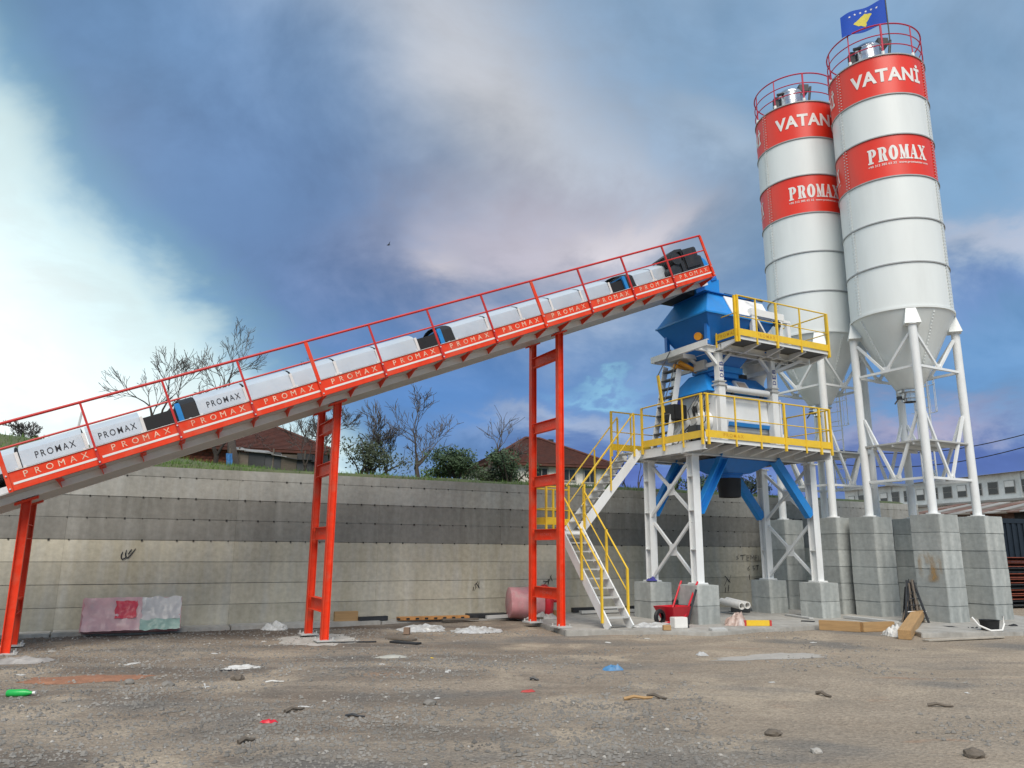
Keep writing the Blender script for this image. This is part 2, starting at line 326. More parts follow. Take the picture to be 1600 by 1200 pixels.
def glyphs_slab(height, width, s_='PROMAX'):
    """heavy slab-serif capitals built from polygons (unit cell 1 x 1)"""
    H_ = .16; T = .30
    def rect(x0, x1, y0, y1): return [(x0, y0), (x1, y0), (x1, y1), (x0, y1)]
    def ring(cx_, cy_, rx, ry, ix, iy, a0=0, a1=360, n=20):
        out_ = []
        for i in range(n):
            p, q = R(a0 + (a1 - a0) * i / n), R(a0 + (a1 - a0) * (i + 1) / n)
            out_.append([(cx_ + ix * math.cos(p), cy_ + iy * math.sin(p)), (cx_ + rx * math.cos(p), cy_ + ry * math.sin(p)), (cx_ + rx * math.cos(q), cy_ + ry * math.sin(q)), (cx_ + ix * math.cos(q), cy_ + iy * math.sin(q))])
        return out_
    G = {
        'P': [rect(.12, .45, .1, .9), rect(.0, .6, 0, .1), rect(0, .5, .9, 1)] + ring(.5, .71, .45, .29, .12, .17, -90, 90, 10),
        'R': [rect(.1, .42, .1, .9), rect(0, .52, 0, .1), rect(0, .5, .9, 1), [(.45, .5), (.62, 0), (1.0, 0), (.75, .5)]] + ring(.5, .72, .42, .28, .1, .16, -90, 90, 10),
        'O': ring(.5, .5, .5, .52, .13, .36),
        'M': [rect(0, .38, 0, .1), rect(.62, 1.1, 0, .1), rect(.12, .25, .1, .9), rect(.72, 1.02, .1, .9), [(0, 1), (.30, 1), (.60, .3), (.47, .0)], [(.47, 0), (.57, .0), (.82, .95), (.70, .95)], rect(.7, 1.1, .9, 1)],
        'A': [rect(0, .36, 0, .1), rect(.5, 1.05, 0, .1), [(.12, .1), (.22, .1), (.50, .9), (.42, .9)], [(.58, .1), (.95, .1), (.66, 1), (.4, 1)], rect(.25, .65, .3, .4)],
        'X': [rect(0, .4, .9, 1), rect(.6, 1, .9, 1), rect(0, .38, 0, .1), rect(.52, 1.05, 0, .1), [(.08, .92), (.42, .92), (.95, .08), (.6, .08)], [(.1, .08), (.24, .08), (.88, .92), (.74, .92)]],
    }
    vs, fs = [], []; n = len(s_); cell = width / (n * 1.13)
    for i, ch in enumerate(s_):
        ox = -width / 2 + i * cell * 1.13
        for poly in G[ch]:
            e_ = .0005 * (len(fs) % 7)
            fs.append(tuple(range(len(vs), len(vs) + len(poly)))); vs += [(ox + x * cell, (y - .5) * height, e_) for x, y in poly]
    return vs, fs
def decal(parent, name, tm, m, o, ex, ey, off=(0, 0, 0)):
    """put a flat glyph mesh on a plane: o origin, ex right, ey up"""
    vs, fs = tm; o, ex, ey = Vector(o), Vector(ex), Vector(ey)
    mb = MB(); mb.add([o + ex * x + ey * y for x, y in vs], fs); return mb.build(name, m, parent, fix=False)
def decal_cyl(parent, name, tm, m, rad, ang, z):
    vs, fs = tm; mb = MB()
    mb.add([((rad + (q[2] if len(q) > 2 else 0)) * math.cos(ang + q[0] / rad), (rad + (q[2] if len(q) > 2 else 0)) * math.sin(ang + q[0] / rad), z + q[1]) for q in vs], fs)
    return mb.build(name, m, parent, fix=False)

# ================================================================ GROUND
def ground_mat():
    m = bpy.data.materials.new('gravel_yard'); m.use_nodes = True; nt = m.node_tree; b = nt.nodes['Principled BSDF']; L = nt.links.new; N = nt.nodes.new
    t = N('ShaderNodeTexCoord')
    def nz(sc, det=8, ro=.6, off=0.0, stretch=(1, 1, 1)):
        mp = N('ShaderNodeMapping'); mp.inputs['Location'].default_value = (off, off, 0); mp.inputs['Scale'].default_value = stretch; L(t.outputs['Object'], mp.inputs[0])
        n = N('ShaderNodeTexNoise'); n.inputs['Scale'].default_value = sc; n.inputs['Detail'].default_value = det; n.inputs['Roughness'].default_value = ro; L(mp.outputs[0], n.inputs['Vector']); return n.outputs['Fac']
    def mr(v, a, b_, c_=0., d=1.):
        n = N('ShaderNodeMapRange'); n.interpolation_type = 'SMOOTHSTEP'
        for i, x in enumerate((a, b_, c_, d)): n.inputs[i + 1].default_value = x
        L(v, n.inputs[0]); return n.outputs[0]
    def mx(f, A, B, blend='MIX'):
        n = N('ShaderNodeMix'); n.data_type = 'RGBA'; n.blend_type = blend
        for i, x in ((0, f), (6, A), (7, B)):
            if isinstance(x, (tuple, float, int)): n.inputs[i].default_value = (*x, 1) if isinstance(x, tuple) else x
            else: L(x, n.inputs[i])
        return n.outputs[2]
    def ma(op, a, b_):
        n = N('ShaderNodeMath'); n.operation = op; n.use_clamp = True
        for i, x in enumerate((a, b_)):
            if isinstance(x, (int, float)): n.inputs[i].default_value = x
            else: L(x, n.inputs[i])
        return n.outputs[0]
    sp = N('ShaderNodeSeparateXYZ'); L(t.outputs['Object'], sp.inputs[0])
    # compacted beige dust to the right and towards the camera, dark crushed stone to the left
    side = mr(sp.outputs[0], -3.5, 5.0)
    dust = ma('ADD', mr(nz(.55, 6, .55, 4), .50, .66), ma('MULTIPLY', side, .55))
    c_ = mx(mr(nz(.9, 8, .6, 1), .35, .7), (.200, .158, .122), (.150, .132, .113))
    c_ = mx(dust, c_, (.395, .325, .245))
    rut = nz(.8, 5, .55, 13, (.22, 1.6, 1)); c_ = mx(mr(rut, .40, .62, .0, .7), c_, (.345, .285, .220)); c_ = mx(mr(rut, .60, .74, 0, .55), c_, (.16, .142, .125))        # wheel tracks running across
    c_ = mx(mr(nz(.35, 5, .5, 9, (1, 1.8, 1)), .52, .68, 0, .75), c_, (.160, .154, .143))          # grey gravel drifts
    c_ = mx(mr(nz(.7, 7, .6, 31, (1, 2.2, 1)), .62, .74, 0, .55), c_, (.33, .20, .125))            # reddish clay smears
    c_ = mx(mr(nz(.6, 7, .6, 57, (1, 2.5, 1)), .64, .78, 0, .6), c_, (.42, .39, .34))              # pale cement dust
    dw = N('ShaderNodeVectorMath'); dw.operation = 'DOT_PRODUCT'; L(t.outputs['Object'], dw.inputs[0]); wa_, wb_ = gz(30, 991), gz(985, 957); wn_ = V(-(wb_ - wa_).y, (wb_ - wa_).x, 0).normalized(); dw.inputs[1].default_value = wn_
    k_ = wa_.dot(wn_); c_ = mx(ma('MULTIPLY', mr(dw.outputs['Value'], k_ - 3.2, k_ - .8, 0, .8), mr(nz(.8, 6, .6, 71), .35, .6)), c_, (.115, .085, .066))      # damp brown earth along the wall
    fine = nz(38, 5, .7); c_ = mx(1.0, c_, mr(fine, .25, .75, .78, 1.20), 'MULTIPLY')
    vo = N('ShaderNodeTexVoronoi'); vo.inputs['Scale'].default_value = 26; L(t.outputs['Object'], vo.inputs['Vector'])
    vr = N('ShaderNodeSeparateColor'); L(vo.outputs['Color'], vr.inputs[0])
    c_ = mx(1.0, c_, mr(vr.outputs[0], 0, 1, .90, 1.10), 'MULTIPLY')
    L(c_, b.inputs['Base Color']); b.inputs['Roughness'].default_value = .95; b.inputs['Specular IOR Level'].default_value = .2
    bu = N('ShaderNodeBump'); bu.inputs['Strength'].default_value = .8; bu.inputs['Distance'].default_value = .03
    h = ma('ADD', ma('MULTIPLY', fine, .5), ma('MULTIPLY', vo.outputs['Distance'], .6)); L(h, bu.inputs['Height']); L(bu.outputs[0], b.inputs['Normal'])
    return m
from mathutils import noise as mnoise
def gh(x, y):
    """height of the yard"""
    d = math.hypot(x, y)
    if d > 60: return 0.0
    h = .030 * mnoise.noise(Vector((x * .25 + y * .1, y * 1.5 - x * .25, 4.4))) + .035 * mnoise.noise(Vector((x * .35, y * .35, 1.3))) + .018 * mnoise.noise(Vector((x * 1.1, y * 1.1, 7.7))) + .008 * mnoise.noise(Vector((x * 3.3, y * 3.3, 2.2)))
    return h - .02
def span(a, b, n): return [a + (b - a) * i / n for i in range(n + 1)]
xs = [-900, -300, -120, -60, -35] + span(-22, 30, 260) + [40, 70, 140, 300, 900]
ys = [-300, -60, -15] + span(0, 26, 170) + [32, 45, 70, 140, 400, 1200]
mb = MB(); mb.v = [(x, y, gh(x, y)) for y in ys for x in xs]; nx = len(xs)
mb.f = [(j * nx + i, j * nx + i + 1, (j + 1) * nx + i + 1, (j + 1) * nx + i) for j in range(len(ys) - 1) for i in range(nx - 1)]
g = mb.build('ground', ground_mat(), smooth=True, fix=False); tag(g, 'gravelly earth yard with dust and crushed stone', kind='structure')

# loose crushed stone: nobody could count it
M_stone = mat('crushed_stone', (.205, .19, .17), .9, var=.5, scale=1.2)
M_stonelt = mat('pale_crushed_stone', (.38, .355, .32), .9, var=.4, scale=1.5)
def stones(name, n, m, smin, smax, region, label):
    mb = MB(); i = 0
    while i < n:
        x, y = region()
        dens = mnoise.noise(Vector((x * .45, y * .45, 5.0))) + .35 * mnoise.noise(Vector((x * 1.6, y * 1.6, 9.0)))
        if dens - .085 * x < random.uniform(-.35, .75): continue
        i += 1
        s_ = smin * (smax / smin) ** (random.random() ** 2.2); a = random.uniform(0, 6.28); ca, sa = math.cos(a) * s_, math.sin(a) * s_
        k = random.uniform(.6, 1.0); e = random.uniform(.45, .8) * s_; z = gh(x, y) + e * .15
        j = lambda: random.uniform(.8, 1.2)
        vs = [(x + ca * j(), y + sa * j(), z), (x - sa * k, y + ca * k * j(), z), (x - ca * j(), y - sa, z), (x + sa * k, y - ca * k * j(), z),
              (x + ca * .35 * j(), y + sa * .35 * j(), z + e * j()), (x - ca * .45 * j(), y - sa * .3 * j(), z + e * .85 * j())]
        mb.add(vs, [(0, 1, 4), (1, 5, 4), (1, 2, 5), (2, 3, 5), (3, 4, 5), (3, 0, 4)])
    o = mb.build(name, m, fix=False); return tag(o, label, 'gravel', kind='stuff')
def reg():
    d = 5.6 * (17 / 5.6) ** random.random(); a = random.uniform(-.70, .70); return d * math.tan(a), d
stones('loose_gravel', 30000, M_stone, .008, .036, reg, 'loose dark crushed stone scattered over the yard')
stones('pale_gravel', 800, M_stonelt, .007, .030, reg, 'pale stone chips scattered among the dark gravel')

# ================================================================ RETAINING WALL
WA = gz(30, 991); WB = gz(985, 957); WU = (WB - WA); WU.z = 0; WU.normalize(); WN = V(-WU.y, WU.x, 0)      # along, away from camera
WLEN0, WLEN1, WH = -9.0, 26.9, 3.36
wroot = empty('retaining_wall', WA, (0, 0, math.atan2(WU.y, WU.x)), 'long board-cast concrete retaining wall behind the whole plant', 'wall')
NC = 8; CH = .445; tops = [WH - .22 - CH * i for i in range(7)]          # joint heights from the top
edges = [WH] + tops + [-.3]
seg = [-9.0, -5.9, -2.7, .55, 3.8, 7.05, 10.3, 13.55, 16.8, 20.05, 23.4, WLEN1]
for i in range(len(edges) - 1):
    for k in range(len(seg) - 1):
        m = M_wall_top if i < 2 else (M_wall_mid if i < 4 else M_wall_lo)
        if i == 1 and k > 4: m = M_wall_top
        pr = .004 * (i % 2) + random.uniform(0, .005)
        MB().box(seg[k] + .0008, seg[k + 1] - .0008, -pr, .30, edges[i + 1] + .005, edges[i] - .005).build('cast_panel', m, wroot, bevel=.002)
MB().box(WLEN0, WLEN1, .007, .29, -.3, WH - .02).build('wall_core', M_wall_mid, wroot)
# rows of tie holes along the upper joints, the light washing streaks are in the concrete itself
M_hole = mat('tie_hole', (.03, .028, .025), .9)
mb = MB()
for z in tops[:4]:
    x = -8.8
    while x < 26.8:
        if random.random() < .85:
            w_ = random.uniform(.007, .019); mb.box(x - w_, x + w_, -.018, .02, z - w_ * 1.1, z + w_ * .9)
        x += .335 + random.uniform(-.02, .02)
tag(mb.build('tie_hole_row', M_hole, wroot), kind='stuff')
def wall_pt(px, py, off=-.016):
    d = ray(px, py); t = (WA + WN * off - CAM).dot(WN) / d.dot(WN); p = CAM + d * t - WA
    return V(p.dot(WU), p.dot(WN), p.z)
def scribble(strokes, r=.012):
    mb = MB()
    for st in strokes: mb.path([wall_pt(*p) for p in st], [r * .5] + [r] * (len(st) - 2) + [r * .5] if len(st) > 2 else r, 5)
    mb.build('paint_scribble', M_blackpaint, wroot)
scribble([[(192, 862), (189.5, 867), (189.5, 872), (191, 873.5), (195, 872), (198, 869)], [(198, 859), (196, 865), (197, 871), (200, 871), (205, 866), (212, 857)], [(206, 858), (203, 862), (200, 866)]])
scribble([[(741, 923), (744, 917), (742, 914), (747, 908), (748, 916), (750, 907)], [(740, 917), (739, 923)], [(744, 911), (749, 919)]], .009)
scribble([[(846, 918), (852, 911), (858, 905), (856, 914), (862, 898)], [(849, 908), (858, 909)], [(860, 900), (863, 908)]], .009)
scribble([[(1132, 915), (1137, 904), (1139, 909), (1142, 899)], [(1133, 900), (1141, 910)], [(1134, 918), (1133, 926)], [(1139, 914), (1138, 924)]], .009)
scribble([[(1155, 866), (1151, 870), (1154, 872), (1150, 875)]], .009)
def hand(px, py, w_, h, strokes): return [[(px + x * w_, py + y * h) for x, y in st] for st in strokes]
E_ = [[(1, 0), (0, 0), (0, 1), (1, 1)], [(0, .5), (.8, .45)]]
wr = hand(1157, 867, 8, 7.5, [[(0, .1), (1, 0)], [(.5, 0), (.45, 1)]]) + hand(1167, 868, 4, 7.5, E_) + hand(1172.5, 867.5, 6, 8, [[(0, 1), (.1, 0), (.5, .6), (.9, 0), (1, 1)]]) + hand(1180, 868, 3.5, 7.5, E_) + hand(1185, 868, 4, 7.5, [[(0, 0), (0, 1), (1, .95)]])
wr += hand(1168, 884, 4, 7.5, [[(.9, 0), (.1, .5), (.2, 1), (.9, .8), (.3, .55)]]) + hand(1176, 884, 4, 7.5, [[(1, 0), (.1, .1), (.1, .45), (.9, .6), (.2, 1)]]) + hand(1181, 883, 5, 8, [[(0, .15), (1, 0)], [(.6, .05), (.4, 1)]]) + hand(1171, 898, 1, 8, [[(0, 0), (.5, 1)]]) + hand(1179, 904, 6, 1, [[(0, 0), (1, .4)]])
scribble(wr, .0075)
# concrete footing kerb along the foot of the wall
mb = MB()
for k in range(len(seg) - 1): mb.box(seg[k] + .01, seg[k + 1] - .01, -.55, -.02, -.2, .05 + random.uniform(-.01, .015))
tag(mb.build('footing_strip', M_pad, bevel=.012), 'concrete footing strip along the foot of the wall', kind='structure').matrix_world = wroot.matrix_basis

# ---------------------------------------------------------------- higher ground behind the wall
def bank_h(a, d):
    """height behind the wall: a along, d behind"""
    left = max(0, min(1, (11 - a) / 14)); left = left * left * (3 - 2 * left)
    rise = min(1, d / 9.0); rise = rise * rise * (3 - 2 * rise)
    return WH - .12 + .25 * min(1, d / .8) + rise * (.25 + 1.15 * left) + .08 * mnoise.noise(Vector((a * .6, d * .6, 3))) * min(1, d)
mb = MB(); av = span(-14, 15, 90) + [18, 22, 26.9]; dv = [.29, .5, .8, 1.2, 1.8, 2.6, 3.5, 4.5, 6, 8, 11, 15, 22, 35, 60, 140]
def wp(a, d, z): return WA + WU * a + WN * d + V(0, 0, z)
mb.v = [tuple(wp(a, d, bank_h(a, d))) for d in dv for a in av]; n_ = len(av)
mb.f = [(j * n_ + i, j * n_ + i + 1, (j + 1) * n_ + i + 1, (j + 1) * n_ + i) for j in range(len(dv) - 1) for i in range(n_ - 1)]
tag(mb.build('upper_terrain', M_soil, smooth=True, fix=False), 'grassy bank above the retaining wall', kind='structure')
mb = MB()
for i in range(16000):
    a = random.uniform(-11, 22); d = .32 + 7.5 * random.random() ** 2.0
    if mnoise.noise(Vector((a * .7, d * .7, 11))) < random.uniform(-.5, .25): continue
    p = wp(a, d, bank_h(a, d) - .02); hgt = random.uniform(.04, .16); t_ = random.uniform(0, 6.28); w_ = .012
    l = V(math.cos(t_), math.sin(t_), 0); e = V(random.uniform(-.06, .06), random.uniform(-.06, .06), hgt)
    mb.add([p - l * w_, p + l * w_, p + e], [(0, 1, 2)])
tag(mb.build('grass', M_grass, fix=False), 'short green grass along the top of the retaining wall', 'grass', kind='stuff')

# ---------------------------------------------------------------- concrete pad under the plant
TA = R(28); TB = V(4.32, 17.97, 0); TU = V(math.cos(TA), math.sin(TA), 0); TV = V(-math.sin(TA), math.cos(TA), 0)
def tl(x, y, z=0.0): return TB + TU * x + TV * y + V(0, 0, z)
pad = [gz(*p) for p in [(884, 990), (960, 990), (1110, 994), (1200, 987), (1290, 981), (1400, 984), (1440, 994), (1600, 992), (1700, 985)]]
back = [wp(26.5, -.58, 0), wp(10.5, -.58, 0)]
mb = MB(); poly = [V(p.x, p.y, -.2) for p in pad] + [V(p.x, p.y, -.2) for p in back]
mb.prism(poly, (0, 0, .265)); tag(mb.build('concrete_pad', M_pad, bevel=.015), 'pale concrete pad under the mixing tower and silos', kind='structure')
PADZ = .065

# ================================================================ CONCRETE PIERS
def pier(name, c, ang, side, h, lifts, label, cat, group, stain=False):
    rt = empty(name, (c.x, c.y, 0), (0, 0, ang), label, cat, group); z = 0.0; lh = h / lifts
    for i in range(lifts):
        j = random.uniform(-.005, .005); k = random.uniform(-.005, .005); e = side / 2 + random.uniform(-.004, .004)
        o = MB().box(-e + j, e + j, -e + k, e + k, z + .0015, z + lh - .0015).build('concrete_lift', M_pier, rt, bevel=.009); z += lh
    MB().box(-side / 2 + .02, side / 2 - .02, -side / 2 + .02, side / 2 - .02, 0, h - .012).build('pier_core', M_pier, rt)
    MB().box(-.17, .17, -.17, .17, h - .002, h + .022).build('base_plate', M_steelgrey, rt)
    return rt
SA = R(27.4); SU = V(math.cos(SA), math.sin(SA), 0); SV = V(-math.sin(SA), math.cos(SA), 0); HS = .90; ZP = 2.58
SC = {'near': V(10.817, 20.113, 0), 'far': V(9.32, 22.43, 0)}
pl = {('near', -1, -1): 'stained pale concrete silo pier with an orange rust patch, nearest the camera', ('near', 1, -1): 'tall concrete silo pier at the far right, in front of the dark container',
      ('near', -1, 1): 'tall concrete silo pier just left of the rust-stained pier', ('near', 1, 1): 'shaded concrete silo pier half hidden behind the rust-stained pier',
      ('far', -1, -1): 'tall concrete silo pier right behind the low right-hand tower pier', ('far', 1, -1): 'concrete silo pier mostly hidden between two nearer silo piers',
      ('far', -1, 1): 'tall concrete silo pier seen through the right-hand cross bracing of the tower', ('far', 1, 1): 'rearmost concrete silo pier against the retaining wall'}
for k, c0 in SC.items():
    for i in (-1, 1):
        for j in (-1, 1): pier('silo_pier', c0 + SU * (HS * i) + SV * (HS * j), SA, .76, ZP, 6, pl[(k, i, j)], 'pier', 'concrete piers under the silos')
# rust stain on the nearest pier: a wash with a ragged shape of its own
def rust_patch():
    m = bpy.data.materials.new('rust_wash'); m.use_nodes = True; nt = m.node_tree; b = nt.nodes['Principled BSDF']
    b.inputs['Base Color'].default_value = (.46, .27, .09, 1); b.inputs['Roughness'].default_value = .9
    t = nt.nodes.new('ShaderNodeTexCoord'); mp = nt.nodes.new('ShaderNodeMapping'); mp.inputs['Scale'].default_value = (1, 1, .45); n = nt.nodes.new('ShaderNodeTexNoise'); n.inputs['Scale'].default_value = 5.5; n.inputs['Detail'].default_value = 6
    r = nt.nodes.new('ShaderNodeMapRange'); r.inputs[1].default_value = .42; r.inputs[2].default_value = .68; r.inputs[4].default_value = .8
    nt.links.new(t.outputs['Object'], mp.inputs[0]); nt.links.new(mp.outputs[0], n.inputs['Vector']); nt.links.new(n.outputs['Fac'], r.inputs[0])
    gx = nt.nodes.new('ShaderNodeTexGradient'); gx.gradient_type = 'SPHERICAL'; gm_ = nt.nodes.new('ShaderNodeMapping'); gm_.inputs['Location'].default_value = (0, -.5, -.5); nt.links.new(t.outputs['Generated'], gm_.inputs[0]); gm_.inputs['Scale'].default_value = (0, 1.7, 1.7); gm_.inputs['Location'].default_value = (0, -.85, -.85)
    nt.links.new(gm_.outputs[0], gx.inputs[0]); gr = nt.nodes.new('ShaderNodeMapRange'); gr.inputs[1].default_value = 0; gr.inputs[2].default_value = .35; nt.links.new(gx.outputs['Fac'], gr.inputs[0])
    ml = nt.nodes.new('ShaderNodeMath'); ml.operation = 'MULTIPLY'; nt.links.new(gr.outputs[0], ml.inputs[0]); nt.links.new(r.outputs[0], ml.inputs[1]); nt.links.new(ml.outputs[0], b.inputs['Alpha']); return m
np_ = [o for o in COL.objects if o.name.startswith('silo_pier') and o.get('label', '').startswith('stained')][0]
MB().add([(-.400, .27, .98), (-.400, -.34, .98), (-.400, -.34, 1.72), (-.400, .27, 1.72)], [(0, 1, 2, 3)]).build('rust_stain', rust_patch(), np_, fix=False)
TW, TLn, TPZ, PFZ = 1.66, 3.97, .91, 4.18
for (x, y), lb in {(0, 0): 'low concrete pier beside the red wheelbarrow', (0, TW): 'low concrete pier with a blue rag on top, right of the stair foot', (TLn, 0): 'low concrete pier behind the timber planks', (TLn, TW): 'low concrete pier at the wall, with two white pipes beside it'}.items():
    pier('tower_pier', tl(x, y), TA, .66, TPZ, 2, lb, 'pier', 'low concrete piers under the mixing tower')

# ================================================================ SILOS
RS = 1.29; ZB, ZT = 7.967, 15.44; RH = (ZT - ZB) / 6
def make_silo(c0, label, cat='silo'):
    rt = empty('cement_silo', c0, (0, 0, 0), label, cat, 'cement silos'); face = math.atan2(-c0.y, -c0.x)
    sk = {5: M_silored, 3: M_silored}
    for i in range(6):
        z0, z1 = ZB + RH * i, ZB + RH * (i + 1)
        ring = MB().lathe([(RS, z0 + .02), (RS, z1 - .02)], 72).build('shell_ring', sk.get(i, M_silo), rt, smooth=True)
        # vertical bolted seams, staggered a little from ring to ring
        mb2 = MB()
        for q in range(4):
            a = face + R((-50, 68, 158, 235)[q] + (2 if i % 2 else 0)); ca, sa = math.cos(a), math.sin(a); tn = V(-sa, ca, 0); rd = V(ca, sa, 0)
            MB().obox(rd * (RS + .008) + V(0, 0, (z0 + z1) / 2), tn * .028, rd * .012, V(0, 0, RH / 2 - .03)).build('seam_flange', sk.get(i, M_silo), ring)
            for b_ in range(13):
                zz = z0 + .07 + b_ * (RH - .14) / 12
                for e in (-1, 1): mb2.obox(rd * (RS + .022) + tn * (.05 * e) + V(0, 0, zz), tn * .011, rd * .012, V(0, 0, .011))
        tag(mb2.build('seam_bolts', M_bolt, ring), kind='stuff')
    for i in range(7):
        z = ZB + RH * i; m = M_silo if i == 0 else M_seam
        h = .032 if i else .06
        MB().lathe([(RS - .01, z - h / 2), (RS + .028, z - h / 2), (RS + .028, z + h / 2), (RS - .01, z + h / 2)], 72).build('ring_flange', m, rt, smooth=True)
    MB().lathe([(RS, ZT), (RS * .5, ZT + .10), (.02, ZT + .16)], 48).build('roof', M_silo, rt, smooth=True)
    cone = MB().lathe([(RS, ZB - .02), (RS - .03, ZB - .08), (.60, 6.50), (.30, 5.95), (.25, 5.92)], 56).build('cone', M_silo, rt, smooth=True)
    for q in range(4):
        mb = MB(); a = face + R(38 + 90 * q); rd = V(math.cos(a), math.sin(a), 0); mb.beam(rd * (RS - .03) + V(0, 0, ZB - .09), rd * .61 + V(0, 0, 6.5), .06, .03)
        for b_ in range(18):
            f_ = (b_ + .5) / 18; p = (rd * (RS - .02)) * (1 - f_) + rd * .62 * f_ + V(0, 0, (ZB - .09) * (1 - f_) + 6.5 * f_); mb.obox(p, V(.016, 0, 0), V(0, .016, 0), V(0, 0, .016))
        mb.build('cone_seam', M_silo, cone)
    MB().lathe([(.33, 5.955), (.33, 5.90), (.22, 5.90), (.22, 5.80), (.26, 5.80), (.26, 5.74), (.20, 5.74), (.20, 5.66), (.17, 5.66)], 32).build('outlet_flange', M_silver, rt, smooth=True)
    MB().box(-.34, -.2, -.05, .05, 5.73, 5.81).tube((-.3, 0, 5.76), (-.42, 0, 5.60), .02).build('valve_lever', M_dark, rt)
    # legs, caps, bracing
    U_, V_ = SU, SV
    P = {(i, j): U_ * (HS * i) + V_ * (HS * j) for i in (-1, 1) for j in (-1, 1)}
    for k, p in P.items():
        lg = MB().tube(p + V(0, 0, ZP + .02), p + V(0, 0, 7.50), .104, 24).build('leg', M_white, rt, smooth=True)
        mb = MB(); mb.tube(p + V(0, 0, ZP + .02), p + V(0, 0, ZP + .05), .165, 20); mb.tube(p + V(0, 0, 7.48), p + V(0, 0, 7.52), .15, 20); mb.build('leg_collar', M_white, lg, smooth=True)
        d = p.normalized(); s_ = V(-d.y, d.x, 0); q = p * (RS / p.length)
        mb = MB(); mb.add([p + s_ * .2 + d * .14 + V(0, 0, 7.5), p - s_ * .2 + d * .14 + V(0, 0, 7.5), p - s_ * .2 - d * .2 + V(0, 0, 7.5), p + s_ * .2 - d * .2 + V(0, 0, 7.5), q + s_ * .12 + d * .02 + V(0, 0, 7.93), q - s_ * .12 + d * .02 + V(0, 0, 7.93), q - s_ * .12 - d * .06 + V(0, 0, 7.93), q + s_ * .12 - d * .06 + V(0, 0, 7.93)],
                         [(0, 1, 2, 3), (4, 7, 6, 5), (0, 4, 5, 1), (1, 5, 6, 2), (2, 6, 7, 3), (3, 7, 4, 0)]); mb.build('leg_cap', M_silo, lg)
    ring = [(-1, -1), (1, -1), (1, 1), (-1, 1)]
    for i in range(4):
        a, b = P[ring[i]], P[ring[(i + 1) % 4]]; mid = (a + b) / 2; d = (b - a).normalized()
        for z in (6.40, 3.51): MB().beam(a + d * .1 + V(0, 0, z), b - d * .1 + V(0, 0, z), .065, .06).build('tie_beam', M_white, rt)
        for z0, z1 in ((7.28, 6.44), (5.2, 3.56)):
            for e, sg in ((a, 1), (b, -1)):
                MB().beam(e + d * (.11 * sg) + V(0, 0, z0), mid - d * (.05 * sg) + V(0, 0, z1), .06, .065).build('brace', M_white, rt)
        for z in (6.44, 3.55): MB().obox(mid + V(0, 0, z), d * .14, V(-d.y, d.x, 0) * .012, V(0, 0, .09)).build('gusset_plate', M_white, rt)
    dk = MB().obox((0, 0, 4.46), U_ * .95, V_ * .95, V(0, 0, .02)).build('maintenance_deck', M_steelgrey, rt)
    mb = MB()
    for j in (-.6, 0, .6): mb.beam(U_ * -.93 + V_ * j + V(0, 0, 4.41), U_ * .93 + V_ * j + V(0, 0, 4.41), .05, .07)
    mb.build('deck_joists', M_white, dk)
    # ladder with safety hoops at the back right
    lp = U_ * 1.32 + V_ * .55; mb = MB(); t_ = (V_ * 1.0)
    for e in (-.2, .2): mb.tube(lp + t_ * e + V(0, 0, 3.5), lp + t_ * e + V(0, 0, ZT + 1.0), .022, 6)
    z = 3.6
    while z < ZT + .9: mb.tube(lp + t_ * -.2 + V(0, 0, z), lp + t_ * .2 + V(0, 0, z), .013, 5); z += .3
    ld = mb.build('ladder', M_white, rt)
    mb = MB(); hp = lambda a, z: lp + U_ * (.36 * math.sin(a) + .02) + V_ * (.36 * math.cos(a)) + V(0, 0, z)
    z = 5.6
    while z < ZT + 1.0: mb.path([hp(R(a), z) for a in range(0, 181, 20)], .012, 5); z += .8
    for a in (20, 60, 90, 120, 160): mb.tube(hp(R(a), 5.6), hp(R(a), ZT + .9), .009, 5)
    mb.build('safety_cage', M_white, ld)
    # top railing
    rr = RS - .01; NP = 9
    for i in range(NP):
        a = face + R(12 + 360 / NP * i); d = V(math.cos(a), math.sin(a), 0) * rr
        po = MB().tube(d + V(0, 0, ZT + .08), d + V(0, 0, ZT + .99), .030 if i == 0 else .018, 8).build('rail_post', M_pink, rt)
        MB().tube(d + V(0, 0, ZT + .0), d + V(0, 0, ZT + .11), .045, 10).build('post_foot', M_letter, po)
    for k, z in enumerate((.99, .66, .33)):
        MB().path([V(math.cos(2 * math.pi * i / 64) * rr, math.sin(2 * math.pi * i / 64) * rr, ZT + z) for i in range(64)], .016 if k else .021, 6, closed=True).build('guard_ring', M_pink, rt, smooth=True)
    # dust filter on the roof
    ct = V(math.cos(face - .25), math.sin(face - .25), 0) * .55 + V(0, 0, ZT + .12)
    fl = MB().lathe([(.38, .05), (.38, .55), (.40, .56), (.40, .60), (.34, .68), (.15, .76), (.01, .78)], 28, ct).build('dust_filter', M_silver, rt, smooth=True)
    mb = MB(); mb.box(ct.x - .55, ct.x - .42, ct.y - .1, ct.y + .1, ct.z + .1, ct.z + .5); mb.tube(ct + V(-.5, -.2, .5), ct + V(.45, -.25, .74), .05, 8); mb.box(ct.x + .2, ct.x + .5, ct.y - .3, ct.y, ct.z + .62, ct.z + .84); mb.tube(ct + V(.45, -.3, .1), ct + V(.55, -.3, .75), .04, 8)
    mb.build('filter_motor', M_dark, fl)
    # lettering round the two red bands, three times each
    zt = ZB + RH * 5.5; zp = ZB + RH * 3.5
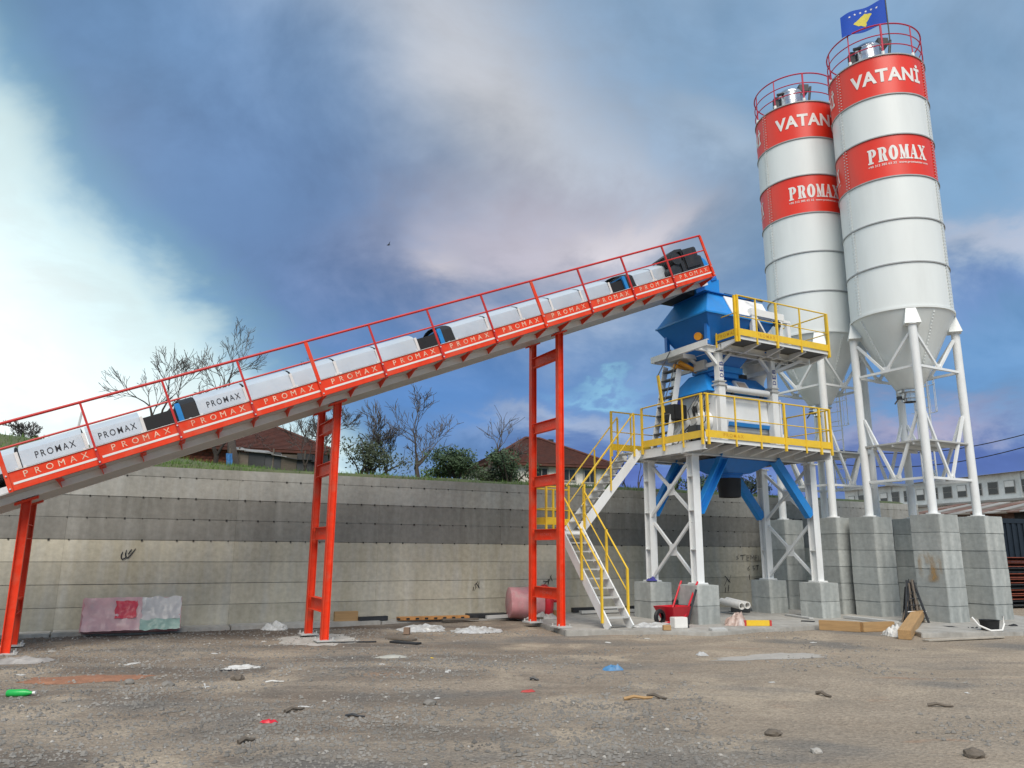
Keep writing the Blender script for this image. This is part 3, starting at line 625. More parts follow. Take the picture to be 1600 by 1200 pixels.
    for q in range(3):
        a = face + R(17.5 + 121 * q)
        decal_cyl(rt, 'lettering', text_mesh('VATAN\u0130', .56, .034, 1.06, 1.98), M_letter, RS + .010, a - R(3.5), zt + .06)
        decal_cyl(rt, 'lettering', glyphs_slab(.43, 1.60), M_letter, RS + .008, a, zp + .08)
        decal_cyl(rt, 'lettering', text_mesh('+90 312 385 62 32  www.promaxstar.com', .085, .014, 1.05, 1.62), M_letter, RS + .008, a, zp - .235)
    return rt
make_silo(SC['near'], 'tall white cement silo with red lettered bands and a blue flag on its top rail')
make_silo(SC['far'], 'white cement silo with red bands, half hidden behind its nearer twin')
# flag on the near silo's guard rail
c0 = SC['near']; face = math.atan2(-c0.y, -c0.x); pa = face + R(21)
fp = c0 + V(math.cos(pa), math.sin(pa), 0) * (RS + .02)
froot = empty('flag', fp + V(0, 0, ZT + .3), (0, 0, 0), 'blue flag with a yellow shape and an arc of white stars on the silo rail', 'flag')
MB().tube((0, 0, .1), (0, 0, 1.62), .018, 8).build('flag_pole', M_dark, froot, smooth=True)
fx = (V(math.cos(face - R(34)), math.sin(face - R(34)), 0) * (RS + .1) + c0 - fp); fx.z = 0; FL = 1.22; fx.normalize(); fn = V(-fx.y, fx.x, 0)
def fpt(u_, v_, off=0.0):
    """u 0..1 from the pole, v 0..1 upwards"""
    w_ = .055 * math.sin(u_ * 9 + v_ * 1.2) * (u_ ** .6); sag = -.10 * u_ - .03 * math.sin(u_ * 5)
    return fx * (u_ * FL) + fn * (w_ + off) + V(0, 0, .72 + sag + v_ * (.82 - .10 * u_))
mb = MB(); NU, NV = 26, 12; mb.v = [tuple(fpt(i / NU, j / NV)) for j in range(NV + 1) for i in range(NU + 1)]
mb.f = [(j * (NU + 1) + i, j * (NU + 1) + i + 1, (j + 1) * (NU + 1) + i + 1, (j + 1) * (NU + 1) + i) for j in range(NV) for i in range(NU)]
M_flag = mat('blue_flag_cloth', (.012, .075, .46), .8, var=.08); M_gold = mat('gold_cloth', (.72, .62, .10), .8)
cl = mb.build('flag_cloth', M_flag, froot, smooth=True, fix=False)
# emblem points in flag pixels (photo), u from the pole at the right, v up
shape = [(.72, .40), (.67, .36), (.62, .30), (.57, .31), (.53, .27), (.47, .20), (.44, .28), (.45, .36), (.40, .44), (.36, .55), (.31, .62), (.34, .68), (.42, .72), (.47, .76), (.50, .71), (.55, .66), (.60, .58), (.66, .50), (.70, .46)]
for sgn in (1, -1):
    mb = MB(); cu_, cv_ = .53, .48; n_ = len(shape); rings = [.0, .35, .7, 1.0]
    for k in range(1, 4):
        for i in range(n_):
            a, b = shape[i], shape[(i + 1) % n_]; L_ = lambda p, f_: fpt(cu_ + (p[0] - cu_) * f_, cv_ + (p[1] - cv_) * f_, .004 * sgn)
            mb.add([L_(a, rings[k - 1]), L_(b, rings[k - 1]), L_(b, rings[k]), L_(a, rings[k])], [(0, 1, 2, 3)])
    mb.build('emblem', M_gold, cl, fix=False)
    for q in range(6):
        u_ = .20 + .118 * q; v_ = .74 + .10 * math.sin(math.pi * (q + .5) / 6); mb = MB(); pts = []
        for i in range(10):
            r_ = .052 if i % 2 == 0 else .022; pts.append(fpt(u_ + r_ * .62 * math.sin(math.pi * i / 5), v_ + r_ * math.cos(math.pi * i / 5), .004 * sgn))
        mb.add(pts, [tuple(range(10))]); mb.build('star', M_letter, cl, fix=False)

# ================================================================ INCLINED BELT CONVEYOR
CA, CT = R(25), R(22.64); CO = V(1.089, 16.646, 6.563)
cu_ = V(math.cos(CA), math.sin(CA), 0); cv = V(-math.sin(CA), math.cos(CA), 0)
CTn = cu_ * math.cos(CT) + V(0, 0, math.sin(CT)); CN = -cu_ * math.sin(CT) + V(0, 0, math.cos(CT))
conv = empty('belt_conveyor', CO, (0, -CT, CA), 'long orange-red inclined belt conveyor with white hoods and a red handrail', 'conveyor')
# local axes: x up the slope, y away from the camera, z square to the belt
S0, PIT, WF, CW = -10.849, 1.276, -.55, 1.28; SE = S0 + 12 * PIT
for y, fl in ((0, -1), (CW, 1)):
    MB().channel((-15.5, y, .14), (4.70, y, .14), .07, .28, .012, flip=fl).build('frame_beam', M_white, conv)
s_ = -15.2
while s_ < 4.65: MB().channel((s_, .04, .06), (s_, CW - .04, .06), .06, .10).build('cross_member', M_steelgrey, conv); s_ += PIT / 2
MB().box(-15.4, 4.7, .05, CW - .05, .001, .008).build('underside_pan', M_steelgrey, conv)
MB().box(-15.4, 4.5, .16, CW - .16, .40, .415).build('belt', M_black, conv)
mb = MB()
s_ = -15.2
while s_ < 4.5: mb.tube((s_, .12, .36), (s_, CW - .12, .36), .045, 10); s_ += .45
tag(mb.build('idler_rollers', M_dark, conv, smooth=True), kind='stuff')
MB().box(-12.2, SE, WF + .03, -.04, .105, .125).build('walkway_deck', M_steelgrey, conv)
tm = text_mesh('PROMAX', .100, .001, 2.0, .90)
for i in range(12):
    x0 = S0 + PIT * i; x1 = x0 + PIT
    pn = MB().channel((x0 + .004, WF, .262), (x1 - .004, WF, .262), .06, .298, .008, flip=-1).build('fascia_panel', M_red, conv)
    MB().box(x0 + .05, x1 - .012, WF - .034, WF - .031, .203, .238).build('white_stripe', M_letter, pn)
    for q, ch in enumerate('PROMAX'): decal(pn, 'letter', text_mesh(ch, .098, .001), M_cream, (x0 + PIT / 2 + .03 + (q - 2.5) * .168, WF - .0345, .325), (1, 0, 0), (0, 0, 1))
    # toe lip along the top and the bracket under the deck
    MB().box(x0 + .006, x1 - .006, WF - .045, WF + .035, .412, .419).build('top_lip', M_letter, pn)
    for bx in (x0 + PIT * .5, x1):
        mb = MB(); mb.prism([(bx - .03, WF + .035, .104), (bx - .03, -.04, .104), (bx - .03, -.04, -.01), (bx - .03, WF + .035, .07)], (.012, 0, 0)); mb.box(bx - .05, bx + .05, WF + .03, -.04, .09, .102)
        mb.build('walkway_bracket', M_red, conv)
for i in range(13):
    x = S0 + PIT * i; hv = i % 4 == 0; w_ = .032 if hv else .018
    po = MB().box(x - w_ - .01, x + w_ - .01, WF - .072, WF - .038, .10, 1.175).build('rail_post', M_red if hv else M_rail, conv)
    mb = MB()
    for z in (.15, .36): mb.tube((x - .01, WF - .075, z), (x - .01, WF - .09, z), .014, 6)
    mb.build('post_bolts', M_bolt, po)
MB().tube((S0 - 1.6, WF - .055, 1.186), (SE + .0, WF - .055, 1.186), .024, 10).build('handrail', M_rail, conv, smooth=True)
MB().tube((S0 - 1.6, WF - .055, .80), (SE + .0, WF - .055, .80), .017, 8).build('mid_rail', M_rail, conv, smooth=True)
# hoods over the belt
prof = [(-.02, .50), (.0, .775), (.06, .825), (.20, .89), (.37, .935), (.555, .95), (.74, .935), (.91, .89), (1.05, .825), (1.11, .775), (1.13, .50)]
prof = [(y * CW / 1.11, z) for y, z in prof]
prin = [(y + (.012 if y < CW / 2 else -.012) * (1 if abs(y - CW / 2) > .5 else .3), z - .012) for y, z in prof]
def hood(x0, x1, m=None, nm='belt_hood'):
    mb = MB(); n_ = len(prof); vs = [(x, y, z) for x in (x0, x1) for y, z in prof] + [(x, y, z) for x in (x0, x1) for y, z in prin]
    fs = [(i, i + 1, n_ + i + 1, n_ + i) for i in range(n_ - 1)] + [(2 * n_ + i, 3 * n_ + i, 3 * n_ + i + 1, 2 * n_ + i + 1) for i in range(n_ - 1)]
    for k in (0, 1):
        fs += [(k * n_ + i, 2 * n_ + k * n_ + i, 2 * n_ + k * n_ + i + 1, k * n_ + i + 1) for i in range(n_ - 1)]
    fs += [(0, n_, 3 * n_, 2 * n_), (n_ - 1, 3 * n_ - 1, 4 * n_ - 1, 2 * n_ - 1)]
    return mb.add(vs, fs).build(nm, m or M_hood, conv, smooth=True)
hs = [(-14.9, -14.0), (-13.95, -12.9), (-12.85, -11.8), (-11.75, -10.72), (-10.66, -9.72), (-9.66, -8.80)]
hs += [(-7.85 + .89 * k, -7.85 + .89 * k + .85) for k in range(5)] + [(-2.55 + .865 * k, -2.55 + .865 * k + .82) for k in range(5)] + [(2.52, 3.08), (3.12, 3.62)]
tm2 = text_mesh('PROMAX', .115, .006, 1.35, .60)
for k, (a, b) in enumerate(hs):
    h = hood(a, b)
    mb = MB(); mb.box(a + .05, b - .12, -.03, -.004, .435, .497); mb.build('dark_slot_strip', M_black, h)  # black strip stands in for the dark open slot below the hood
    mb = MB()
    for x in (a + .03, b - .03): mb.box(x - .02, x + .02, -.034, -.021, .47, .52)
    mb.build('hood_clip', M_letter, h)
    if k in (4, 5, 6): decal(h, 'lettering', tm2, M_blackpaint, ((a + b) / 2 + .04, prof[0][0] + (prof[1][0] - prof[0][0]) * (.645 - prof[0][1]) / (prof[1][1] - prof[0][1]) - .004, .645), (1, 0, 0), V(0, prof[1][0] - prof[0][0], prof[1][1] - prof[0][1]).normalized())
    MB().box(b - .006, b + .045, -.028, -.02, .50, .775).build('hood_strap', M_letter, h)
MB().beam((-9.75, .5, .97), (-9.62, .5, 1.22), .07, .03).build('chimney_flap', M_steelgrey, conv)
for a, b in ((-8.80, -7.85), (-3.42, -2.55), (1.76, 2.52)):
    g_ = MB().box(a + .02, b - .3, -.01, .01, .50, .74).build('inspection_panel', M_black, conv)
    hood(b - .26, b - .01, M_black, 'dark_hood')
    MB().box(b - .262, b - .25, .0, CW, .45, .80).build('hood_end_plate', M_black, conv)
    mb = MB(); mb.box(b - .36, b - .27, -.06, .0, .43, .80); mb.box(b - .36, b - .27, CW - .02, CW + .04, .43, .80); mb.box(b - .352, b - .278, -.05, CW, .79, .82); mb.build('belt_guide_bracket', M_bluebright, conv)
    mb = MB(); mb.tube((b - .17, -.05, .47), (b - .17, .02, .47), .035, 12); mb.build('bearing', M_bolt, conv)
# head drive
mb = MB(); mb.tube((3.72, -.30, .82), (3.72, .25, .82), .17, 20); mb.tube((3.72, -.36, .82), (3.72, -.30, .82), .145, 20); mb.build('drive_motor', M_dark, conv, smooth=True)
mb = MB()
for k in range(9): mb.tube((3.72, -.26 + .055 * k, .82), (3.72, -.245 + .055 * k, .82), .188, 20)
mb.build('motor_fins', M_dark, conv)
mb = MB(); mb.tube((3.62, -.32, .55), (3.62, .2, .55), .15, 18); mb.tube((4.35, -.12, .52), (4.35, CW + .1, .52), .24, 22); mb.build('head_drum', M_dark, conv, smooth=True)
MB().box(3.85, 4.62, -.26, .02, .42, .78).box(4.0, 4.5, -.30, -.2, .5, 1.02).build('gearbox', M_dark, conv, bevel=.03)
mb = MB(); mb.prism([(3.55, -.1, .98), (3.98, -.1, 1.10), (4.2, -.1, 1.08), (4.3, -.1, .80), (4.25, -.1, .8), (4.12, -.1, 1.03), (3.6, -.1, .93)], (0, .5, 0)); mb.build('motor_guard', M_dark, conv)
hc = [(4.40, .30), (4.40, .90), (4.50, .98), (4.66, .98), (4.86, .88), (5.06, .68), (5.13, .50), (5.13, .12), (4.70, .0)]
MB().prism([(x, .12, z) for x, z in hc], (0, CW - .24, 0)).build('head_hood', M_blue, conv, bevel=.012)
MB().box(4.98, 5.17, .08, CW - .08, .08, .20).build('hood_flange', M_bluedk, conv)
# vertical drop chute below the head (built in conveyor space so that it hangs plumb)
def to_c(p):
    d = p - CO; return V(d.dot(CTn), d.dot(cv), d.dot(CN))
ch0 = CO + CTn * 4.86 + cv * .66
mb = MB(); zt_ = ch0.z + .20
q0 = [ch0 + cu_ * a + cv * b for a, b in ((-.42, -.55), (.34, -.55), (.34, .55), (-.42, .55))]
mb.add([to_c(V(p.x, p.y, zt_)) for p in q0] + [to_c(V(p.x, p.y, 8.12)) for p in q0], [(0, 1, 5, 4), (1, 2, 6, 5), (2, 3, 7, 6), (3, 0, 4, 7), (0, 3, 2, 1), (4, 5, 6, 7)])
mb.build('drop_chute', M_blue, conv)
q1 = [ch0 + cu_ * a + cv * b for a, b in ((-.95, -.50), (-.44, -.50), (-.44, .50), (-.95, .50))]
mb = MB(); mb.add([to_c(V(p.x, p.y, ch0.z - .30 + (.15 if k in (1, 2) else 0))) for k, p in enumerate(q1)] + [to_c(V(p.x, p.y, 8.10)) for p in q1], [(0, 1, 5, 4), (1, 2, 6, 5), (2, 3, 7, 6), (3, 0, 4, 7), (0, 3, 2, 1), (4, 5, 6, 7)])
mb.build('rubber_curtain', M_black, conv)

# supports: two-legged trestles, each a thing of its own
sl = [('left orange-red conveyor trestle cut by the picture edge', -2), ('middle orange-red conveyor trestle with ladder-like cross members', -1), ('tallest orange-red conveyor trestle beside the yellow stair landing', 0)]
for lb, k in sl:
    x = 4.961 * k; zt = CO.z + x * math.tan(CT)
    base = CO + cu_ * x; rt = empty('conveyor_support', (base.x, base.y, 0), (0, 0, R(28)), lb, 'trestle', 'trestles under the conveyor')
    zoff = .08 if k == 0 else 0
    for y, yb in ((.03, 0), (CW - .03, CW)):
        lg = MB().ibeam((0, y, zoff), (0, y, zt - .02 + .0), .13, .135, .014, up=(1, 0, 0)).build('leg', M_red, rt)
        MB().prism([(-.16, y - .09, zt - .05 - .075), (.16, y - .09, zt - .05 + .06), (.16, y - .09, zt - .01 + .06), (-.16, y - .09, zt - .01 - .075)], (0, .18, 0)).build('head_plate', M_red, lg)
        MB().box(-.17, .17, y - .17, y + .17, max(.0, zoff - .01), zoff + .02).build('base_plate', M_steelgrey, lg)
    lv = {0: (.75, 2.00, 3.20, 4.45, 6.05), -1: (.62, 1.95, 3.2, 4.05), -2: (.7, 1.9)}[k]
    for z in lv:
        cm = MB().ibeam((0, .12, z), (0, CW - .12, z), .12, .24, .012).build('cross_beam', M_red, rt)
        decal(cm, 'lettering', text_mesh('PROMAX', .07, .003, 1.2, .5), M_faint, (-.008, CW / 2, z), (0, -1, 0), (0, 0, 1))
    mb = MB()
    for y in (.03, CW - .03):
        for ex in (-.13, .13):
            for ey in (-.13, .13): mb.tube((ex, y + ey, zoff + .02), (ex, y + ey, zoff + .07), .014, 6)
    tag(mb.build('anchor_bolts', M_steelgrey, rt), kind='stuff')
    # concrete footing
    if k == -1: FOOT = base

# ================================================================ MIXING TOWER (local axes: x along the wall, y away, z up)
tower = empty('mixing_tower', TB, (0, 0, TA), 'white steel tower with two yellow-railed platforms carrying the mixer', 'tower')
PX0, PX1, PY0, PY1 = -.30, 3.86, -.80, 2.15
for x in (0, TLn):
    for y in (0, TW):
        lg = MB().ibeam((x, y, TPZ + .024), (x, y, PFZ - .25), .21, .21, .016, up=(0, 1, 0)).build('leg', M_white, tower)
        MB().box(x - .16, x + .16, y - .16, y + .16, TPZ + .022, TPZ + .045).box(x - .15, x + .15, y - .15, y + .15, PFZ - .29, PFZ - .255).build('end_plate', M_white, lg)
        for z in (1.7, 2.6, 3.4): MB().box(x - .103, x + .103, y - .10, y + .10, z - .008, z + .008).build('stiffener', M_white, lg)
    for z0, z1 in ((TPZ + .12, 2.36), (2.52, PFZ - .42)):
        for a, b in ((.10, TW - .10), (TW - .10, .10)):
            MB().beam((x + (.035 if a < b else -.035), a, z0), (x + (.035 if a < b else -.035), b, z1), .055, .07).build('cross_brace', M_white, tower)
        MB().box(x - .004, x + .004, TW / 2 - .13, TW / 2 + .13, (z0 + z1) / 2 - .14, (z0 + z1) / 2 + .14).build('gusset_plate', M_white, tower)
# blue raking struts from the legs to the discharge hopper
for y in (.0, TW):
    for x0, x1 in ((.12, .98), (TLn - .12, TLn - 1.25)):
        MB().channel((x0, y, 2.58), (x1, y, PFZ - .24), .17, .22, .014, up=(0, 0, 1)).build('raking_strut', M_blue, tower)
# lower platform
for y in (0, TW, PY1 - .05): MB().ibeam((PX0, y, PFZ - .14), (PX1, y, PFZ - .14), .14, .22, .014).build('platform_girder', M_white, tower)
for x in (PX0 + .03, PX1 - .03): MB().channel((x, PY0 + .02, PFZ - .12), (x, PY1 - .02, PFZ - .12), .07, .22, .012, flip=(1 if x < 1 else -1)).build('end_girder', M_white, tower)
k = 0; x = .25
while x < PX1 - .2:
    MB().prism([(x - .03, PY0 + .02, PFZ - .03), (x - .03, PY0 + .02, PFZ - .08), (x - .03, -.08, PFZ - .20), (x - .03, -.08, PFZ - .03)], (.06, 0, 0)).build('cantilever_joist', M_white, tower)
    MB().channel((x, .08, PFZ - .10), (x, PY1 - .1, PFZ - .10), .06, .13, .01).build('joist', M_white, tower); x += .52
MB().box(PX0 + .01, PX1 - .01, PY0 + .01, PY1 - .01, PFZ - .028, PFZ - .003).build('floor_plate', M_grate, tower)
MB().box(PX0, PX1, PY0 - .012, PY0 + .004, PFZ - .06, PFZ + .02).build('edge_strip', M_white, tower)
def rail_run(pts, zf, posts, toe=True, text=None, hgt=1.05, mid=.52, top=True, wide=()):
    """guard rail along a polyline (x, y) at floor height zf; posts = list of (x, y)"""
    pts = [V(x, y, 0) for x, y in pts]
    for i in range(len(pts) - 1):
        a, b = pts[i], pts[i + 1]
        if top: MB().tube(a + V(0, 0, zf + hgt), b + V(0, 0, zf + hgt), .019, 8).build('handrail', M_yellow, tower, smooth=True)
        MB().tube(a + V(0, 0, zf + mid), b + V(0, 0, zf + mid), .013, 8).build('mid_rail', M_yellow, tower, smooth=True)
        if toe:
            d = (b - a).normalized(); n = V(d.y, -d.x, 0); t_ = MB().obox((a + b) / 2 + V(0, 0, zf + .12), (b - a) / 2, n * .006, V(0, 0, .085)).build('toe_board', M_yellow, tower)
            if text: decal(t_, 'lettering', text_mesh('PROMAX', .085, .006, 1.4, .62), M_toeink, a + (b - a).normalized() * text + n * .009 + V(0, 0, zf + .12), d, (0, 0, 1))
    for j, (x, y) in enumerate(posts):
        w_ = .05 if j in wide else .032
        MB().box(x - w_ / 2, x + w_ / 2, y - w_ / 2, y + w_ / 2, zf - .13, zf + hgt).build('rail_post', M_yellow, tower)
fy = PY0 - .04
rail_run([(PX0 - .02, fy), (PX1 + .02, fy)], PFZ, [(PX0 - .02 + .09, fy), (.62, fy), (1.42, fy), (2.24, fy), (2.95, fy), (3.48, fy), (PX1, fy)], text=.85, wide=(0, 3, 5, 6))
lx_ = PX0 - .045
rail_run([(lx_, 1.48), (lx_, PY0)], PFZ, [(lx_, PY0 + .04), (lx_, -.10), (lx_, .62), (lx_, 1.46)], wide=(0, 2, 3))
rail_run([(PX1 + .045, PY0), (PX1 + .045, PY1)], PFZ, [(PX1 + .045, PY0 + .12), (PX1 + .045, .6), (PX1 + .045, 1.4), (PX1 + .045, PY1 - .05)])
rail_run([(PX1, PY1 + .04), (PX0 - .5, PY1 + .04)], PFZ, [(-.78, PY1 + .04), (-.15, PY1 + .04), (.9, PY1 + .04), (2.0, PY1 + .04), (3.1, PY1 + .04)], wide=(0,))
# columns above the platform
COLX = (.98, 2.80); UPZ = 6.66
for x in COLX:
    for y in (.0, TW):
        lo = MB().box(x - .105, x + .105, y - .10, y + .10, PFZ, 5.74).build('lower_column', M_white, tower, bevel=.01)
        MB().box(x - .14, x + .14, y - .13, y + .13, 5.70, 5.742).box(x - .13, x + .13, y - .12, y + .12, 5.80, 5.83).box(x - .10, x + .10, y - .1, y + .1, 5.74, 5.80).build('load_cell_plate', M_steelgrey, lo)
        up = MB().box(x - .075, x + .075, y - .09, y + .09, 5.83, UPZ - .1).build('upper_column', M_white, tower, bevel=.008)
        if y == 0:
            MB().box(x - .072, x + .072, y - .0935, y - .091, 5.86, 6.36).build('sticker', M_letter, up)
            for q, ch in enumerate('DEB'): decal(up, 'letter', text_mesh(ch, .12, .014, 1.0, .105), mat('navy_ink', (.01, .03, .22), .5), (x, y - .096, 5.96 + .15 * q), (0, 0, 1), (-1, 0, 0))
            for sg in (-1, 1): MB().beam((x + .06 * sg, y, 6.26), (x + .42 * sg, y, UPZ - .06), .07, .08).build('knee_brace', M_white, tower)
    MB().beam((x, 0, 5.62), (x, TW, 5.62), .12, .14).build('column_tie', M_white, tower)
    MB().beam((x, .09, 6.30), (x, TW - .09, 6.30), .09, .10).build('column_tie', M_white, tower)
for y in (0, TW): MB().tube((COLX[0] + .17, y + .0, 5.66), (COLX[1] - .17, y + .0, 5.66), .085, 16).build('round_tie', M_white, tower, smooth=True)
for y in (0, TW): MB().channel((.28, y, UPZ - .03), (3.5, y, UPZ - .03), .08, .18, .012).build('hopper_girder', M_white, tower)
for x in (.30, 1.05, 2.75): MB().channel((x, -.40, UPZ - .01), (x, TW + .12, UPZ - .01), .07, .16, .012).build('hopper_cross_girder', M_white, tower)
# upper platform
UX0, UX1, UY0, UY1 = .87, 4.08, -.80, .05; UFZ = 6.77
MB().box(UX0, UX1, UY0, UY1 + .9, UFZ - .03, UFZ - .005).build('upper_floor_plate', M_grate, tower)
for y in (UY1 - .25,): MB().channel((UX0, y, UFZ - .11), (UX1, y, UFZ - .11), .06, .15, .01).build('upper_girder', M_white, tower)
x = UX0 + .02
for x in (UX0 + .03, 1.65, 2.45, 3.25, UX1 - .03):
    MB().prism([(x - .03, UY0 + .02, UFZ - .031), (x - .03, UY0 + .02, UFZ - .08), (x - .03, UY1 - .30, UFZ - .19), (x - .03, UY1 - .30, UFZ - .031)], (.06, 0, 0)).build('upper_cantilever', M_white, tower)
    MB().channel((x, UY1 - .2, UFZ - .11), (x, UY1 + .9, UFZ - .11), .06, .15, .01).build('upper_joist', M_white, tower)
MB().box(UX0, UX1, UY0 - .012, UY0 + .004, UFZ - .05, UFZ + .03).build('upper_edge_strip', M_white, tower)
uy = UY0 - .04
rail_run([(UX0 - .01, uy), (UX1 + .02, uy)], UFZ, [(UX0 + .02, uy), (1.50, uy), (2.20, uy), (3.05, uy), (UX1 - .01, uy)], text=.95, wide=(0, 2, 4))
rail_run([(UX1 + .03, uy), (UX1 + .03, .85)], UFZ, [(UX1 + .03, uy + .08), (UX1 + .03, .1), (UX1 + .03, .82)])
rail_run([(UX0 - .03, -.12), (UX0 - .03, uy)], UFZ, [(UX0 - .03, -.12)], hgt=.60, mid=.60, top=False, text=.38)
MB().box(UX0 - .055, UX0 - .005, uy + .02, uy + .07, UFZ - .13, UFZ + 1.05).build('rail_post', M_yellow, tower)
for x in (3.0,): MB().beam((COLX[1] + .06, 0, 6.25), (3.65, -.3, UPZ - .04), .07, .08).build('knee_brace', M_white, tower)
# discharge hopper under the lower platform
hp = MB().frustum((1.52, .42), (2.30, 1.20), 3.62, (.98, .10), (2.92, 1.52), PFZ - .25).build('discharge_hopper', M_bluedk, tower, bevel=.01)
MB().lathe([(.36, 3.66), (.36, 3.58), (.31, 3.58), (.31, 3.50)], 24, (1.91, .81, 0)).build('outlet_collar', M_bluedk, hp, smooth=True)
MB().lathe([(.30, 3.54), (.29, 3.3), (.27, 3.02), (.255, 3.02), (.27, 3.3), (.28, 3.54)], 24, (1.91, .81, 0)).build('rubber_sock', M_black, hp, smooth=True)
# steep stair from the lower to the upper deck at the back left
for y in (1.02, 1.60): MB().beam((.12, y, PFZ + .02), (.62, y, UFZ - .3), .03, .16, up=(1, 0, 0)).build('ship_stair_stringer', M_white, tower)
for k in range(9):
    f_ = (k + .7) / 9.4; MB().box(.12 + .5 * f_ - .09, .12 + .5 * f_ + .09, 1.03, 1.59, PFZ + .02 + 2.27 * f_ - .015, PFZ + .02 + 2.27 * f_ + .015).build('ship_stair_tread', M_grate, tower)
MB().beam((-.02, .98, PFZ + .9), (-.16, .98, PFZ + 1.85), .07, .05, up=(1, 0, 0)).build('stair_grip', M_yellow, tower)
MB().tube((-.16, .98, PFZ + 1.85), (.30, .98, UFZ + .0), .014, 6).build('stair_handrail', M_dark, tower); MB().tube((.02, .98, PFZ + 1.2), (.46, .98, UFZ - .3), .012, 6).build('stair_handrail', M_dark, tower)

# ---------------------------------------------------------------- twin-shaft mixer on the lower platform
mixer = empty('concrete_mixer', tl(1.95, .83, PFZ), (0, 0, TA), 'white twin-shaft concrete mixer with a blue cover on the lower platform', 'mixer')
# local: x along, y across (-.72 .. .72), z from the deck
tr = [(-.70, 1.34), (-.74, .70), (-.66, .46), (-.46, .27), (-.20, .20), (0, .26), (.20, .20), (.46, .27), (.66, .46), (.74, .70), (.70, 1.34)]
MB().prism([(-1.02, y, z) for y, z in tr], (2.16, 0, 0)).build('trough', M_white, mixer, bevel=.006)
MB().prism([(-.62, y, z) for y, z in [(-.785, .66), (-.76, .57), (-.69, .55), (-.72, .67)]], (1.74, 0, 0)).build('trough_band', M_blue, mixer)
for x in (-1.06, 1.14): MB().box(x - .03, x + .03, -.80, .80, .16, 1.38).build('end_wall', M_white, mixer)
MB().box(-1.06, 1.16, -.62, .62, 0.002, .17).build('skid', M_steelgrey, mixer)
for y in (-.42, .42):
    mb = MB(); mb.tube((-1.10, y, .66), (-1.40, y, .66), .27, 26); mb.tube((-1.4, y, .66), (-1.46, y, .66), .20, 22); mb.build('gear_case', M_white, mixer, smooth=True)
    mb = MB(); mb.tube((-1.46, y, .66), (-1.50, y, .66), .10, 20); mb.tube((-1.36, y, 1.02), (-1.44, y, 1.02), .13, 24); mb.build('belt_pulley', M_steelgrey, mixer, smooth=True)
    mb = MB(); mb.tube((-1.44, y, .66), (-1.44, y, 1.02), .05, 8); mb.build('drive_belt', M_black, mixer)
    bb = MB(); bb.tube((1.18, y, .34), (1.52, y, .34), .21, 26); bb.build('shaft_end', M_white, mixer, smooth=True)
    MB().tube((1.521, y, .34), (1.55, y, .34), .12, 20).build('bearing_cap', M_steelgrey, mixer, smooth=True)
    MB().box(-1.60, -1.12, y - .18, y + .18, .16, .38).build('motor_mount', M_white, mixer)
MB().box(-1.72, -1.30, .02, .56, .74, 1.14).build('motor_cover', M_black, mixer, bevel=.02)
mb = MB()
for k in range(3): mb.tube((-1.5 + .10 * k, .24, 1.14), (-1.5 + .10 * k, .24, 1.24 + .03 * k), .04, 10)
mb.build('lubrication_fittings', mat('navy_plastic', (.02, .04, .25), .4), mixer)
mb = MB()
for k in range(6):
    a = -.62 + .09 * k; mb.path([(-1.12, a, 1.1), (-1.28, a + .03, .95 - .02 * k), (-1.33, a + .05, .5), (-1.2, a, .2)], .011, 5)
mb.build('hydraulic_hoses', M_black, mixer)
MB().frustum((-1.30, -.78), (1.16, .78), 1.392, (-.95, -.30), (.85, .30), 1.96).build('cover', M_blue, mixer, bevel=.01)
MB().obox((.02, -.575, 1.66), (.22, 0, 0), V(0, .38, .53).normalized() * .17, V(0, -.53, .38).normalized() * .03).build('inspection_hatch', M_letter, mixer, bevel=.01)
MB().obox((.02, -.60, 1.675), (.13, 0, 0), V(0, .38, .53).normalized() * .09, V(0, -.53, .38).normalized() * .02).build('hatch_window', mat('beige_plate', (.55, .42, .33), .5), mixer)
for x in (-.9, -.5, .5, .95): MB().box(x - .04, x + .04, -.82, -.74, 1.36, 1.45).build('cover_clamp', M_dark, mixer)
mb = MB()
for k in range(5): mb.path([(-1.25 - .03 * k, -.70 + .05 * k, 1.36), (-1.42 - .05 * k, -.76 + .10 * k, 1.1 - .05 * k), (-1.40, -.74 + .13 * k, .62), (-1.66 + .04 * k, -.5 + .2 * k, .22), (-1.5, -.3 + .2 * k, .03)], .014, 5)
tag(mb.build('cable_runs', M_black, mixer), kind='stuff')
MB().box(-1.62, -1.36, -.66, -.30, .16, .52).build('oil_pump', M_dark, mixer, bevel=.02)
MB().tube((-1.2, -.86, 1.30), (1.1, -.86, 1.30), .022, 8).build('water_pipe', M_steelgrey, mixer)
MB().box(-.45, .55, -.28, .28, 1.962, 2.08).build('inlet_throat', M_dark, mixer)
MB().box(1.62, 1.86, .1, .5, .0, .75).build('control_cabinet', M_white, mixer, bevel=.01)

